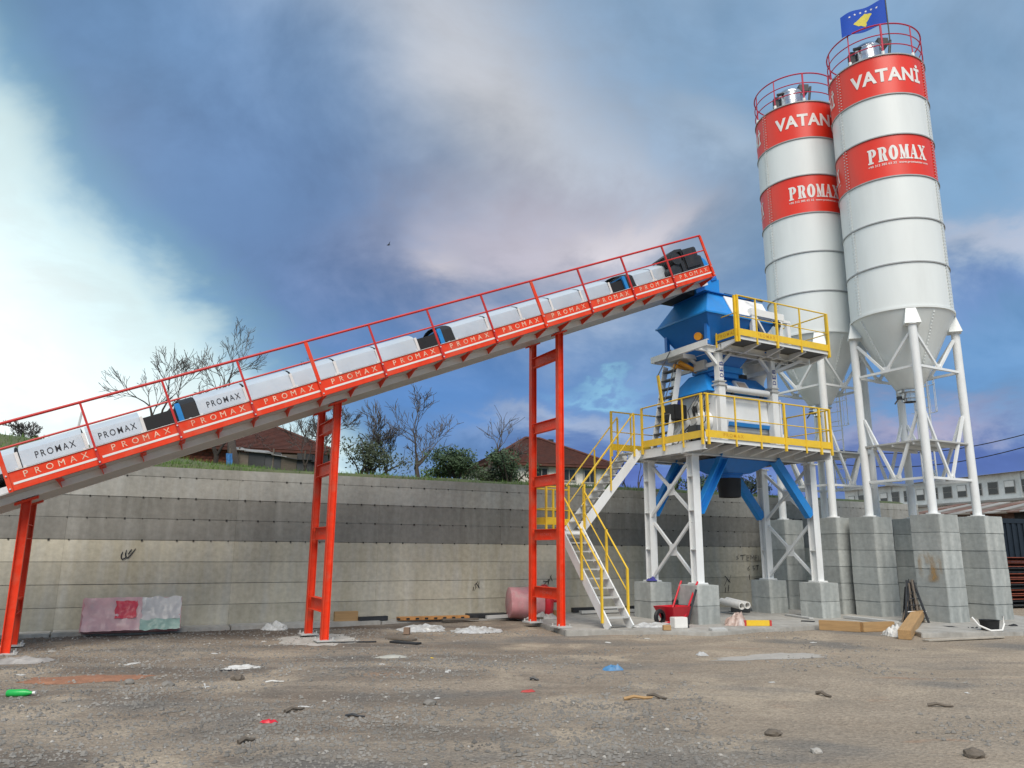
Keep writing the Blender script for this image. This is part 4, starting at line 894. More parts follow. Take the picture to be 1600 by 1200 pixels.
# ---------------------------------------------------------------- aggregate holding hopper on top
hop = empty('aggregate_hopper', tl(1.5, .60, UPZ), (0, 0, TA), 'large angular blue aggregate hopper under the conveyor head', 'hopper')
X0, X1, Y0, Y1, ZR = -1.18, 1.15, -.98, .98, .80
MB().frustum((-.45, -.35), (.45, .35), -.35, (X0, Y0), (X1, Y1), ZR).build('lower_cone', M_bluedk, hop, bevel=.008)
MB().frustum((X0, Y0), (X1, Y1), ZR + .004, (-.78, -.62), (.80, .66), 1.46).build('upper_cone', M_blue, hop, bevel=.008)
MB().box(X0 - .015, X1 + .015, Y0 - .015, Y1 + .015, ZR - .02, ZR + .02).build('ridge_flange', M_blue, hop)
MB().box(-.92, .86, -.70, .72, 1.455, 1.475).build('top_flange', M_bluedk, hop)
dv_ = V(0, .36, .66).normalized(); nv_ = V(0, -.66, .36).normalized()
MB().obox(V(.38, -.80, 1.14) + nv_ * .016, (.68, 0, 0), dv_ * .30, nv_ * .012).build('white_side_sheet', M_white, hop)
mb = MB(); mb.beam((-.25, -.66, 1.49), (1.1, -.66, 1.49), .03, .03); mb.beam((.5, -.92, 1.0), (1.1, -.92, 1.0), .03, .02); mb.build('sheet_edge_bar', M_dark, hop)
MB().tube((.42, -.75, 1.42), (.72, -.98, 1.40), .016, 6).build('hook_rod', M_dark, hop)
mb = MB(); mb.tube((-.92, -.42, .30), (-1.04, -.48, .28), .085, 16); mb.tube((-1.0, -.46, .29), (-1.06, -.49, .28), .10, 16); mb.build('vibrator', mat('amber_paint', (.65, .28, .02), .45), hop, smooth=True)
for x, y in ((-.98, .78), (-.98, -.75), (.98, .78), (.98, -.75)): MB().box(x - .05, x + .05, y - .05, y + .05, .03, .62).build('hopper_foot', M_bluedk, hop)
mb = MB(); mb.box(-.50, .50, -.40, .40, -.50, -.352); mb.box(-.42, .42, -.32, .32, -.62, -.50); mb.build('gate_frame', M_blue, hop)
mb = MB(); mb.tube((-1.0, .30, -.22), (-.45, .25, -.42), .06, 12); mb.tube((-1.05, .45, -.30), (-.6, .42, -.30), .07, 12); mb.build('gate_cylinder', mat('amber_paint', (.65, .28, .02), .45), hop, smooth=True)
mb = MB(); mb.box(-1.05, -.55, .1, .7, -.14, -.02); mb.tube((-.9, .2, -.05), (-.5, .1, -.3), .05, 10); mb.box(-.62, -.5, -.2, .2, -.45, -.2); mb.build('gate_linkage', M_steelgrey, hop)

# ---------------------------------------------------------------- cement weighing vessel beside the hopper
cw = empty('cement_scale', tl(3.05, .75, UFZ), (0, 0, TA), 'white cement weighing vessel in an open frame on the upper platform', 'weigh vessel')
MB().lathe([(.16, -.9), (.20, -.6), (.48, .0), (.48, .82), (.44, .90), (.1, .95)], 32, (.05, .05, 0)).build('vessel', M_white, cw, smooth=True)
for x, y in ((-1.18, -1.12), (-.22, -1.12), (.66, -.6), (.66, .6)): MB().box(x - .06, x + .06, y - .05, y + .05, 0, .98).build('frame_post', M_white, cw)
MB().box(-1.26, -.10, -1.18, -1.06, .80, .98).build('frame_beam', M_white, cw)
MB().box(-.30, .72, -.66, -.54, .985, 1.06).build('frame_beam', M_white, cw)
MB().beam((-1.1, -1.12, .80), (-.55, -1.12, .02), .09, .05).build('frame_brace', M_white, cw)
MB().box(-.5, -.28, -1.22, -1.17, .60, .74).build('junction_box', M_dark, cw)
# screw conveyor feeding it from the silos
mb = MB(); a, b = tl(3.25, .9, UFZ + 1.05), V(10.2, 21.2, 5.72)

# ================================================================ STAIR
st = empty('access_stair', tl(-2.42, .84, 0), (0, 0, TA), 'white steel stair with yellow handrails climbing to the lower platform', 'stair')
def sl_(x, y, z): return V(x + 2.3, y - .8, z)          # tower-local to stair-local
LZ = 2.12; LX0, LX1 = -2.62, -2.04; fy0, fy1 = -.38, 1.52; UYa, UYb = 1.50, 2.10; ux0, ux1 = -2.06, -.34
for x in (LX0, LX1): MB().beam(sl_(x, fy0 + .02, PADZ), sl_(x, fy1 + .02, LZ + .02), .035, .21, up=(0, 0, 1)).build('stringer', M_white, st)
for k in range(10):
    f_ = (k + .75) / 10.6; y = fy0 + (fy1 - fy0) * f_; z = PADZ + (LZ - PADZ) * f_ + .07
    MB().box(*[v for a, b in ((LX0 + .02 + 2.3, LX1 - .02 + 2.3), (y - .09 - .8, y + .11 - .8), (z - .014, z + .014)) for v in (a, b)]).build('tread', M_steelgrey, st)
for y in (UYa, UYb): MB().beam(sl_(ux0 - .02, y, LZ + .0), sl_(ux1 + .06, y, PFZ - .06), .035, .21).build('stringer', M_white, st)
for k in range(10):
    f_ = (k + .75) / 10.6; x = ux0 + (ux1 - ux0) * f_; z = LZ + (PFZ - LZ) * f_ + .07
    MB().box(*[v for a, b in ((x - .10 + 2.3, x + .10 + 2.3), (UYa + .02 - .8, UYb - .02 - .8), (z - .014, z + .014)) for v in (a, b)]).build('tread', M_steelgrey, st)
MB().box(-3.05 + 2.3, ux0 + .08 + 2.3, 1.46 - .8, 2.14 - .8, LZ - .02, LZ).build('landing_plate', M_steelgrey, st)
mb = MB()
for p, q in (((-3.05, 1.46), (-2.0, 1.46)), ((-3.05, 2.14), (-2.0, 2.14)), ((-3.05, 1.46), (-3.05, 2.14))): mb.beam(sl_(*p, LZ - .10), sl_(*q, LZ - .10), .04, .155)
mb.build('landing_frame', M_white, st)
MB().beam(sl_(-2.5, 2.12, LZ - .14), sl_(-2.5, 2.75, LZ - .14), .07, .10).build('wall_bracket', M_white, st)
def srail(p, q, zs=(1.0, .5), r=.019):
    for z in zs: MB().tube(sl_(p[0], p[1], p[2] + z), sl_(q[0], q[1], q[2] + z), r if z > .8 else .014, 8).build('handrail', M_yellow, st, smooth=True)
def spost(x, y, z0, z1, w_=.045): MB().box(x + 2.3 - w_ / 2, x + 2.3 + w_ / 2, y - .8 - w_ / 2, y - .8 + w_ / 2, z0, z1).build('rail_post', M_yellow, st)
for x in (LX0 - .05, LX1 + .05):
    srail((x, fy0 + .18, .28), (x, fy1, LZ - .0))
    for f_ in (.10, .5, .98): y = fy0 + (fy1 - fy0) * f_; z = (LZ) * f_ + .08; spost(x, y, z - .12, z + 1.0)
for y in (UYa - .05, UYb + .05):
    srail((ux0, y, LZ + .10), (ux1 - .12, y, PFZ - .08))
    for f_ in (.04, .5, .93): x = ux0 + (ux1 - ux0) * f_; z = LZ + (PFZ - LZ) * f_; spost(x, y, z - .05, z + 1.03, .032 if f_ == .5 else .04)
for p, q in (((-3.05, 1.46), (-2.70, 1.46)), ((-3.05, 2.14), (-2.0, 2.14)), ((-3.05, 1.46), (-3.05, 2.14))):
    srail((*p, LZ), (*q, LZ)); mb = MB(); mb.beam(sl_(*p, LZ + .22), sl_(*q, LZ + .22), .012, .15); mb.build('toe_board', M_yellow, st)
for x, y in ((-3.05, 1.46), (-3.05, 2.14), (-2.70, 1.46), (-2.45, 2.14)): spost(x, y, LZ - .02, LZ + 1.0)

# ================================================================ BACKGROUND ABOVE THE WALL
def at(px, py, Y): return gy(px, py, Y)
def bz(p):
    d = p - WA; return bank_h(d.dot(WU), d.dot(WN))
def branch_tree(name, base, height, spread, seed, label, r0=.16, levels=6, lean=(0, 0), forks=(2, 3), up=.35, group='bare trees above the wall', first=.35, gn=None):
    rnd = random.Random(seed); rt = empty(name, base, (0, 0, 0), label, 'tree', group); tk = MB(); tw = MB()
    def grow(p, d, length, r, lv):
        n = 4 if lv < 2 else 3; pts = [p]; rad = [r]; q = p.copy(); dd = d.copy()
        for i in range(n):
            dd = (dd + V(rnd.gauss(0, .16), rnd.gauss(0, .16), rnd.gauss(.04, .10))).normalized(); q = q + dd * (length / n); pts.append(q.copy()); rad.append(r * (1 - .42 * (i + 1) / n))
        (tk if lv < 2 else tw).path(pts, [max(x, .0075) for x in rad], 7 if lv < 2 else (4 if lv < 4 else 3))
        if lv >= levels: return
        for k in range(rnd.choice(forks) + (1 if lv >= 2 else 0)):
            f_ = rnd.uniform(.45, 1.0) if k else 1.0; i = min(n, max(1, round(f_ * n))); b = pts[i]
            a = rnd.uniform(0, 6.283); t_ = rnd.uniform(.35, .95) * spread; px_ = dd.orthogonal().normalized(); py_ = dd.cross(px_)
            nd = (dd * math.cos(t_) + (px_ * math.cos(a) + py_ * math.sin(a)) * math.sin(t_) + V(0, 0, up * .35)).normalized()
            grow(b, nd, length * rnd.uniform(.55, .85), rad[i] * rnd.uniform(.55, .8), lv + 1)
    grow(V(0, 0, -.3), V(lean[0], lean[1], 1).normalized(), height * first, r0, 0)
    tk.build('trunk', M_bark, rt, smooth=True); tw.build('crown', M_twig, rt, fix=False); return rt
def bush(name, base, w_, h, seed, label, m, n=1500, leaf=.05, group='shrubs above the wall', shape=1.0):
    rnd = random.Random(seed); rt = empty(name, base, (0, 0, 0), label, 'shrub', group); mb = MB(); stem = MB()
    lobes = [(V(rnd.gauss(0, w_ * .24), rnd.gauss(0, w_ * .24), h * rnd.uniform(.25, .72)), rnd.uniform(.18, .34) * w_, rnd.uniform(.16, .30) * h) for _ in range(11)]
    for c_, a, b in lobes: stem.path([V(rnd.gauss(0, .08), rnd.gauss(0, .08), -.2), V(c_.x * .5, c_.y * .5, c_.z * .5), c_, c_ + V(rnd.gauss(0, a * .4), rnd.gauss(0, a * .4), b * 1.25)], [.035, .028, .016, .006], 4)
    for i in range(n):
        c_, a, b = rnd.choice(lobes); d = V(rnd.gauss(0, 1), rnd.gauss(0, 1), rnd.gauss(0, 1)).normalized() * (rnd.random() ** .45) * rnd.choice((1, 1, 1, 1.25))
        p = c_ + V(d.x * a, d.y * a, d.z * b)
        if p.z < .02: continue
        t_ = V(rnd.gauss(0, 1), rnd.gauss(0, 1), rnd.gauss(0, 1)).normalized(); s_ = t_.orthogonal().normalized(); l = leaf * rnd.uniform(.6, 1.5)
        mb.add([p - t_ * l, p + s_ * l * .45, p + t_ * l, p - s_ * l * .45], [(0, 1, 2, 3)])
    stem.build('stem', M_bark, rt); mb.build('crown', m, rt, fix=False); return rt
def on_bank(px, py, Y):
    p = at(px, py, Y); return V(p.x, p.y, min(bz(p), p.z))
branch_tree('bare_tree', on_bank(219, 655, 27), 4.6, .75, 3, 'bare tree standing alone behind the lettered hoods at far left', .13, 5, first=.42)
branch_tree('bare_tree', on_bank(372, 722, 26), 6.6, .72, 12, 'largest bare tree, thick dark trunk in front of the brick house', .20, 6, forks=(2, 2), first=.36)
branch_tree('bare_tree', on_bank(338, 715, 28), 4.6, 1.25, 15, 'low wide-branching bare tree left of the largest trunk', .12, 6, up=.1, first=.30)
branch_tree('bare_tree', on_bank(490, 735, 26), 4.4, .8, 21, 'thin bare tree right behind the middle trestle', .08, 6, first=.32)
branch_tree('bare_tree', on_bank(470, 738, 27), 3.6, .8, 23, 'small bare sapling left of the middle trestle', .06, 5, first=.3)
branch_tree('bare_tree', on_bank(560, 738, 25), 4.2, .7, 31, 'many-stemmed bare tree right of the middle trestle', .07, 5, forks=(3, 3), first=.24)
branch_tree('bare_tree', on_bank(612, 738, 26), 3.6, .7, 37, 'spindly bare tree beside the many-stemmed one', .06, 5, first=.28)
branch_tree('bare_tree', on_bank(658, 742, 25), 3.6, .9, 44, 'bare tree with a straight trunk and open crown mid-wall', .10, 5, first=.36)
branch_tree('bare_tree', on_bank(757, 745, 25.5), 2.6, .75, 52, 'crooked leaning bare tree left of the tiled house', .09, 4, lean=(.22, 0), first=.48)
branch_tree('bare_tree', on_bank(790, 745, 25), 2.3, .9, 55, 'short bare tree in front of the tiled house', .06, 5, first=.3)
branch_tree('bare_tree', on_bank(985, 772, 27), 1.7, .6, 61, 'thin bare sapling seen under the upper stair flight', .05, 5, first=.4)
branch_tree('bare_tree', on_bank(1002, 772, 28), 1.9, .5, 63, 'upright bare sapling left of the white tower leg', .05, 5, first=.45)
branch_tree('bare_tree', on_bank(20, 700, 24), 1.9, 1.0, 71, 'scrubby bare tree behind the lowest hood at the left edge', .08, 6, first=.25)
bush('leafy_shrub', on_bank(575, 742, 24), 2.3, 1.5, 5, 'olive shrub at the foot of the many-stemmed tree', M_leafolive, 1600)
bush('leafy_shrub', on_bank(714, 748, 24), 2.0, 1.35, 6, 'dense dark green shrub mid-wall', M_leafdk, 3000)
bush('leafy_shrub', on_bank(690, 748, 24.5), 1.2, .9, 16, 'small green shrub beside the straight bare trunk', M_leafgr, 900)
bush('leafy_shrub', on_bank(796, 752, 24), 1.3, 1.4, 8, 'dark shrub hiding the left half of the tiled house', M_leafdk, 2000)
bush('leafy_shrub', on_bank(770, 752, 24.3), 1.3, .8, 18, 'low olive shrub left of the tiled house', M_leafolive, 900)
bush('leafy_shrub', on_bank(1108, 775, 27), 1.5, 1.2, 9, 'dark shrub seen between the tower legs', M_leafdk, 1500)
bush('leafy_shrub', on_bank(1165, 776, 27), 1.8, 1.1, 10, 'green shrub beside the black rubber sock', M_leafolive, 1500)
bush('leafy_shrub', on_bank(1052, 772, 26), .5, .7, 19, 'small bright green shrub behind the left cross bracing', M_leafgr, 500)
bush('leafy_shrub', on_bank(965, 772, 27), 1.2, .6, 29, 'low scrub under the upper stair flight', M_leafolive, 600)

# ---------------------------------------------------------------- houses
M_tile = mat('old_red_roof_tile', (.105, .036, .024), .9, var=.45, scale=6, dirt=(.05, .032, .027), dirt_amt=.7, dscale=3)
M_brick = mat('red_hollow_brick', (.20, .062, .038), .9, var=.4, scale=9)
M_mortar = mat('brick_mortar', (.15, .10, .078), .95, var=.2)
M_plaster = mat('flaking_white_plaster', (.74, .71, .64), .9, var=.12, dirt=(.28, .22, .16), dirt_amt=.7, dscale=1.6)
M_glassdk = mat('dark_window_glass', (.02, .022, .025), .15, var=.2)
M_frame = mat('grey_window_frame', (.35, .33, .30), .7)
def house(name, c0, ang, wx, wy, hw, hr, over, wallm, label, wins, ridge=.25, tiles=True):
    rt = empty(name, c0, (0, 0, ang), label, 'house')
    wl = MB().box(-wx / 2, wx / 2, -wy / 2, wy / 2, -1.0, hw).build('wall', wallm, rt)
    ex, ey = wx / 2 + over, wy / 2 + over; rx = max(0, ex - ey) + ridge
    v = [V(-ex, -ey, hw - .05), V(ex, -ey, hw - .05), V(ex, ey, hw - .05), V(-ex, ey, hw - .05), V(-rx, 0, hw + hr), V(rx, 0, hw + hr)]
    rf = MB().add(v + [p - V(0, 0, .10) for p in v[:4]], [(0, 1, 5, 4), (2, 3, 4, 5), (3, 0, 4), (1, 2, 5), (6, 7, 1, 0), (7, 8, 2, 1), (8, 9, 3, 2), (9, 6, 0, 3), (9, 8, 7, 6)]).build('roof', M_tile, rt)
    mb = MB()                                           # tile courses down the front and the two hips
    def courses(a, b, t0, t1, n):
        for i in range(n):
            f0, f1 = i / n, (i + 1.12) / n
            p0, p1, q0, q1 = a.lerp(t0, f0), b.lerp(t1, f0), a.lerp(t0, min(1, f1)), b.lerp(t1, min(1, f1)); nn = (p1 - p0).cross(q0 - p0).normalized()
            mb.add([p0 + nn * .045, p1 + nn * .045, q1 + nn * .01, q0 + nn * .01, p0 + nn * .004, p1 + nn * .004], [(0, 1, 2, 3), (4, 5, 1, 0)])
    courses(v[0], v[1], v[4], v[5], 22); courses(v[3], v[0], v[4], v[4], 22); courses(v[1], v[2], v[5], v[5], 22)
    tag(mb.build('tile_courses', M_tile, rf, fix=False), kind='stuff')
    MB().path([v[0] + V(0, 0, .04), v[4] + V(0, 0, .06), v[5] + V(0, 0, .06), v[1] + V(0, 0, .04)], .07, 6).build('ridge_tiles', M_tile, rf)
    for x, z, w_, h in wins:
        fr_ = MB().box(x - w_ / 2 - .07, x + w_ / 2 + .07, -wy / 2 - .05, -wy / 2 + .02, z - .07, z + h + .07).build('window', M_frame, rt)
        MB().box(x - w_ / 2, x - .02, -wy / 2 - .06, -wy / 2 - .045, z, z + h).build('pane', M_glassdk, fr_); MB().box(x + .02, x + w_ / 2, -wy / 2 - .06, -wy / 2 - .045, z, z + h).build('pane', M_glassdk, fr_)
    return rt, rf
p = at(392, 722, 34); hA, rA = house('brick_house', V(p.x, p.y, p.z - 1.05), R(20), 6.0, 6.0, 1.30, 1.60, .4, M_mortar, 'brick house with a sagging red tiled hip roof behind the conveyor', [])
bm_ = MB().box(-.118, .118, -.03, .03, -.055, .055).build('brick', M_brick, hA); bm_.location = (-2.9, -3.02, .3); cnt = 0
for r_ in range(12):
    for k in range(21):
        x = -2.95 + k * .26 + (.13 if r_ % 2 else 0)
        if x > .9 or (r_ == 2 and k == 0): continue
        inst(bm_, hA, (x, -3.02 + random.uniform(-.006, .006), .06 + r_ * .125 - .2))
p = at(832, 760, 36); hB, rB = house('tiled_house', V(p.x, p.y, p.z - .0), R(18), 5.6, 5.4, .80, 1.45, .30, M_plaster, 'low white-plastered house with a brown tiled hip roof right of mid-wall', [(-.55, .1, .5, .45), (.75, .1, .55, .45), (1.75, .05, .5, .5)])
MB().box(.95, 1.2, .3, .55, 1.2, 2.35).build('chimney', M_dark, rB)
p = at(175, 780, 60)
# shack of sheets and tarpaulin in front of the brick house
p = at(440, 738, 27.5); sh = empty('tarpaulin_shack', V(p.x, p.y, max(bz(p), p.z) - .02), (0, 0, R(24)), 'low shack patched with grey sheets and dark tarpaulin below the brick house', 'shed')
M_tarp = mat('dark_tarpaulin', (.045, .047, .048), .6, var=.35, scale=2.5); M_sheet = mat('grey_old_sheet', (.26, .26, .25), .7, var=.3, scale=3)
for k in range(6):
    x = -1.5 + .55 * k; MB().obox((x, -.6, .28), (.27, 0, 0), (0, .02, 0), V(0, random.uniform(-.06, .06), .34 + random.uniform(-.04, .06))).build('tarpaulin_sheet', M_tarp if k % 3 else M_wooddk, sh)
for k in range(7):
    x = -1.6 + .46 * k; MB().obox((x, .1, .82 - .05 * k + random.uniform(-.03, .03)), V(.26, 0, random.uniform(-.03, .02)), V(0, .85, .14), (0, 0, .012)).build('roof_sheet', M_sheet if k < 4 else M_tarp, sh)
for x in (-1.55, -.4, .7, 1.6): MB().tube((x, -.62, -.2), (x, -.62, .78), .03, 6).build('shack_post', M_wooddk, sh)
MB().box(-1.7, 1.75, -.5, .9, -.2, .55).build('shack_wall', M_tarp, sh)
p = at(358, 722, 25.6); bl = empty('blue_cloth', V(p.x, p.y, bz(p)), (0, 0, R(20)), 'blue cloth hanging beside the thick bare trunk', 'cloth')
mb = MB(); mb.v = [(-.10 + .05 * i + .02 * math.sin(j), .03 * math.sin(i * 2.1 + j * .4), .02 + .11 * j) for j in range(6) for i in range(5)]; mb.f = [(j * 5 + i, j * 5 + i + 1, j * 5 + i + 6, j * 5 + i + 5) for j in range(5) for i in range(4)]
mb.build('cloth', mat('blue_cotton', (.05, .18, .42), .8, var=.3, scale=8), bl, fix=False); MB().tube((0, .04, -.1), (0, .04, .75), .018, 6).build('peg', M_wooddk, bl)

# ---------------------------------------------------------------- long factory building, sheds and dark container at the right
fa, fb = at(1322, 795, 78), at(1660, 795, 55); fa.z = fb.z = 0; fd = (fb - fa); fl_ = fd.length; fang = math.atan2(fd.y, fd.x)
fz0 = at(1560, 778, 62).z; fz1 = at(1560, 745, 62).z
M_fact = mat('pale_factory_plaster', (.78, .78, .75), .9, var=.10, dirt=(.25, .24, .22), dirt_amt=.6, dscale=.35)
M_froof = mat('dirty_grey_roof', (.30, .29, .27), .9, var=.3, scale=.8, dirt=(.14, .12, .10), dirt_amt=.8, dscale=.4)
fac = empty('factory_building', fa, (0, 0, fang), 'long pale factory building with a row of windows at far right', 'building')
MB().box(0, fl_, 0, 12, 0, fz1).build('wall', M_fact, fac)
MB().prism([(-.4, -.5, fz1), (-.4, 12.5, fz1), (-.4, 6, fz1 + .8)], (fl_ + .8, 0, 0)).build('roof', M_froof, fac)
nw = 15
for k in range(nw):
    x = 1.0 + (fl_ - 2) * k / (nw - 1); f_ = MB().box(x - .48, x + .48, -.04, .05, fz0 + .15, fz0 + 1.15).build('window', M_frame, fac)
    MB().box(x - .42, x + .42, -.06, -.045, fz0 + .2, fz0 + .62).build('pane', M_glassdk, f_); MB().box(x - .42, x + .42, -.06, -.045, fz0 + .66, fz0 + 1.1).build('pane', M_glassdk if k % 3 else M_letter, f_)
    if k % 3 == 0: MB().box(x + .95, x + 1.10, -.10, .0, fz0 - 1, fz1).build('downpipe', M_fact, fac)
MB().box(-.2, fl_ + .2, -.5, .0, fz0 - .45, fz0 - .28).build('ledge', M_froof, fac)
# lower rusty shed in front
sa, sb = at(1425, 800, 48), at(1690, 806, 40); sa.z = sb.z = 0; sd_ = sb - sa; sang = math.atan2(sd_.y, sd_.x); sz = at(1560, 790, 44).z
shd = empty('rusty_shed', sa, (0, 0, sang), 'low rusty shed roof below the factory windows', 'shed')
M_rust = mat('rusty_sheet', (.16, .085, .06), .9, var=.5, scale=1.2, dirt=(.28, .26, .24), dirt_amt=.8, dscale=.6)
MB().box(0, sd_.length, 0, 5, 0, sz - .3).build('wall', M_rust, shd)
for k in range(14):
    w_ = sd_.length / 14; MB().obox((w_ * (k + .5), 2.2, sz + random.uniform(-.05, .05)), (w_ * .53, 0, 0), V(0, 2.9, .45), (0, 0, .03)).build('roof_sheet', (M_rust, M_froof, M_wooddk)[k % 3], shd)
for x in (6.0, 9.5): MB().box(x, x + 1.3, -.06, .02, sz - 1.0, sz - .45).build('opening', M_black, shd)
# dark container with stacked rusty sheet piles in front
p = at(1552, 945, 24); ct = empty('dark_container', V(p.x + .2, p.y + 2.2, 0), (0, 0, R(20)), 'dark navy container behind the right-hand pier', 'container')
M_navy = mat('navy_container_paint', (.008, .016, .026), .55, var=.3)
MB().box(0, 7, 0, 2.4, .12, 2.85).build('shell', M_navy, ct)
for k in range(24): MB().box(.12 + .28 * k, .26 + .28 * k, -.035, .0, .25, 2.72).build('corrugation', M_navy, ct)
MB().box(-.02, 7.02, -.05, .06, 2.72, 2.88).box(-.02, 7.02, -.05, .06, .1, .25).build('rail', M_navy, ct)
p = at(1568, 945, 23.2)
pile = empty('steel_pile', V(p.x, p.y + .6, 0), (0, 0, R(20)), 'stack of rusty red steel sections in front of the dark container', 'steel stack')
M_oxide = mat('red_oxide_steel', (.22, .055, .030), .7, var=.45, scale=3)
for k in range(9): MB().channel((0.1 + random.uniform(0, .15), .4, .17 + k * .165), (5.5, .4, .17 + k * .165), .6, .13, .02).build('steel_section', M_oxide if k % 3 else M_dark, pile)
for x in (.5, 3.0): MB().box(x, x + .1, .05, .75, .0, .11).build('bearer', M_wooddk, pile)
# overhead wires
for z0, z1, lb in ((690, 665, 'upper black overhead wire right of the silos'), (712, 684, 'lower black overhead wire right of the silos')):
    a, b = at(1290, z0 + 20, 50), at(1680, z1 + 2, 40); mb = MB(); pts = [a.lerp(b, i / 24) - V(0, 0, .9 * math.sin(math.pi * i / 24)) + V(0, 0, .35) for i in range(25)]
    tag(mb.path(pts, .028, 5).build('overhead_wire', M_black), lb, 'wire', 'overhead wires')
# bird
p = at(607, 383, 60); bd = MB(); bd.path([(-.14, 0, 0), (0, 0, .02), (.16, 0, .03)], [.02, .06, .015], 6); bd.add([(-.04, 0, .02), (.06, 0, .03), (-.28, .30, .16), (-.04, 0, .03), (.07, 0, .02), (.20, -.38, .22)], [(0, 1, 2), (3, 4, 5)])
o = bd.build('bird', M_dark, fix=False); o.location = p; tag(o, 'small dark bird flying in the sky left of centre', 'bird')

# ================================================================ LOOSE THINGS ON THE GROUND
def gp(px, py, z=None):
    p = gz(px, py, 0 if z is None else z)
    if z is None: p = gz(px, py, gh(p.x, p.y)); p.z = gh(p.x, p.y)
    return p
def crumple(name, p, w_, d_, h, m, label, cat, seed, n=14, rough=2.2, ang=.3, group=None):
    rnd = random.Random(seed); mb = MB(); k = n + 1
    for j in range(k):
        for i in range(k):
            u_, v_ = i / n * 2 - 1, j / n * 2 - 1; r_ = math.hypot(u_, v_); e = max(0, 1 - r_ ** 2.2) if r_ < 1 else 0
            q = Vector((u_ * rough + seed, v_ * rough, seed * 1.7)); z = (e ** .65) * h * (.42 + .45 * mnoise.noise(q) - .30 * abs(mnoise.noise(q * 2.1)) + .22 * abs(mnoise.noise(q * 4.3)) + .10 * mnoise.noise(q * 9))
            z = max(z, 0)
            s_ = 1 + .25 * mnoise.noise(Vector((math.atan2(v_, u_) * 1.5, seed, 0))) + .22 * mnoise.noise(Vector((u_ * 4, v_ * 4, seed))); c_, sn = math.cos(ang), math.sin(ang)
            sq = min(1, 1 / max(r_, 1e-6)) * max(abs(u_), abs(v_)) if r_ > 0 else 0     # round the square off
            x, y = u_ * w_ / 2 * s_ * (.85 if r_ < 1 else .85 / r_ ** .6), v_ * d_ / 2 * s_ * (.85 if r_ < 1 else .85 / r_ ** .6)
            X, Y = p.x + x * c_ - y * sn, p.y + x * sn + y * c_
            base = gh(X, Y) if p.z < .05 else p.z
            mb.v.append((X - p.x, Y - p.y, base - p.z + .003 + z))
    mb.f = [(j * k + i, j * k + i + 1, (j + 1) * k + i + 1, (j + 1) * k + i) for j in range(n) for i in range(n)]
    o = mb.build(name, m, fix=False, smooth=True); o.location = p; return tag(o, label, cat, group)
def plank(name, a, b, w_, t_, m, label, cat='plank', group=None, tilt=0.0):
    d = (b - a); L_ = d.length; o = MB().box(-L_ / 2, L_ / 2, -w_ / 2, w_ / 2, 0, t_).build(name, m, bevel=min(.006, t_ * .2))
    o.location = (a + b) / 2 + V(0, 0, .004); o.rotation_euler = (tilt, -math.asin(d.z / L_), math.atan2(d.y, d.x)); return tag(o, label, cat, group)
def stick(name, a, b, r_, m, label, cat='stick'):
    o = MB().path([V(0, 0, 0), (b - a) * .35 + V(0, 0, r_), (b - a) * .7, b - a], [r_, r_ * .9, r_ * .8, r_ * .5], 6).build(name, m, smooth=True); o.location = a + V(0, 0, r_ * .8); return tag(o, label, cat)
def scrap(name, px, py, w_, d_, m, label, seed, cat='litter'): return crumple(name, gp(px, py), w_ * .85, d_ * .85, .016, m, label, cat, seed, 6, 1.6, seed * 1.3)
M_redpl = mat('red_plastic', (.60, .015, .03), .35, var=.1); M_pinkpl = mat('faded_pink_plastic', (.58, .26, .27), .5, var=.2, scale=5, dirt=(.50, .42, .38), dirt_amt=.7, dscale=4); M_greenpl = mat('green_plastic', (.02, .42, .08), .3, var=.15)
M_bluepl = mat('blue_plastic', (.07, .22, .42), .5, var=.2, dirt=DUST, dirt_amt=.6, dscale=8); M_board = mat('cardboard', (.36, .24, .13), .85, var=.2)
# wrapped bundle leaning on the wall
bp = wp(0, 0, 0); wb = wall_pt(204, 985); wroot_pos = WA + WU * wb.x
bnd = empty('wrapped_bundle', WA + WU * wb.x + WN * -.70 + V(0, 0, .0), (0, 0, math.atan2(WU.y, WU.x)), 'flat bundle of panels in pink, white and green film leaning on the wall', 'bundle')
dn = V(0, .42, 1).normalized(); nn = V(0, -1, .42).normalized(); BW, BH = 1.78, .66
for k in range(4):
    MB().obox(dn * (BH / 2) + nn * (.07 - .045 * k) + V(random.uniform(-.02, .02), 0, .03), (BW / 2 - .02 * k, 0, 0), dn * (BH / 2 - .01 * (k % 2)), nn * .020).build('board', M_plastic if k % 2 else M_pinkpl, bnd, bevel=.006)
def film(x0, x1, f0, f1, off, m, nm, seed):
    mb = MB(); nx_, ny_ = 26, 9
    for j in range(ny_ + 1):
        for i in range(nx_ + 1):
            x = x0 + (x1 - x0) * i / nx_; f_ = f0 + (f1 - f0) * j / ny_; w_ = .030 * mnoise.noise(Vector((x * 4, f_ * 3, seed))) + .018 * mnoise.noise(Vector((x * 12, f_ * 8, seed))) + .01; x += .04 * mnoise.noise(Vector((f_ * 6, seed, 2))) * (1 if i in (0, nx_) else .3); f_ += .05 * mnoise.noise(Vector((x * 6, seed, 5))) * (1 if j in (0, ny_) else .3)
            mb.v.append(tuple(V(x, 0, .03) + dn * (BH * f_) + nn * (.105 + off + w_)))
    mb.f = [(j * (nx_ + 1) + i, j * (nx_ + 1) + i + 1, (j + 1) * (nx_ + 1) + i + 1, (j + 1) * (nx_ + 1) + i) for j in range(ny_) for i in range(nx_)]
    mb.build(nm, m, bnd, smooth=True, fix=False)
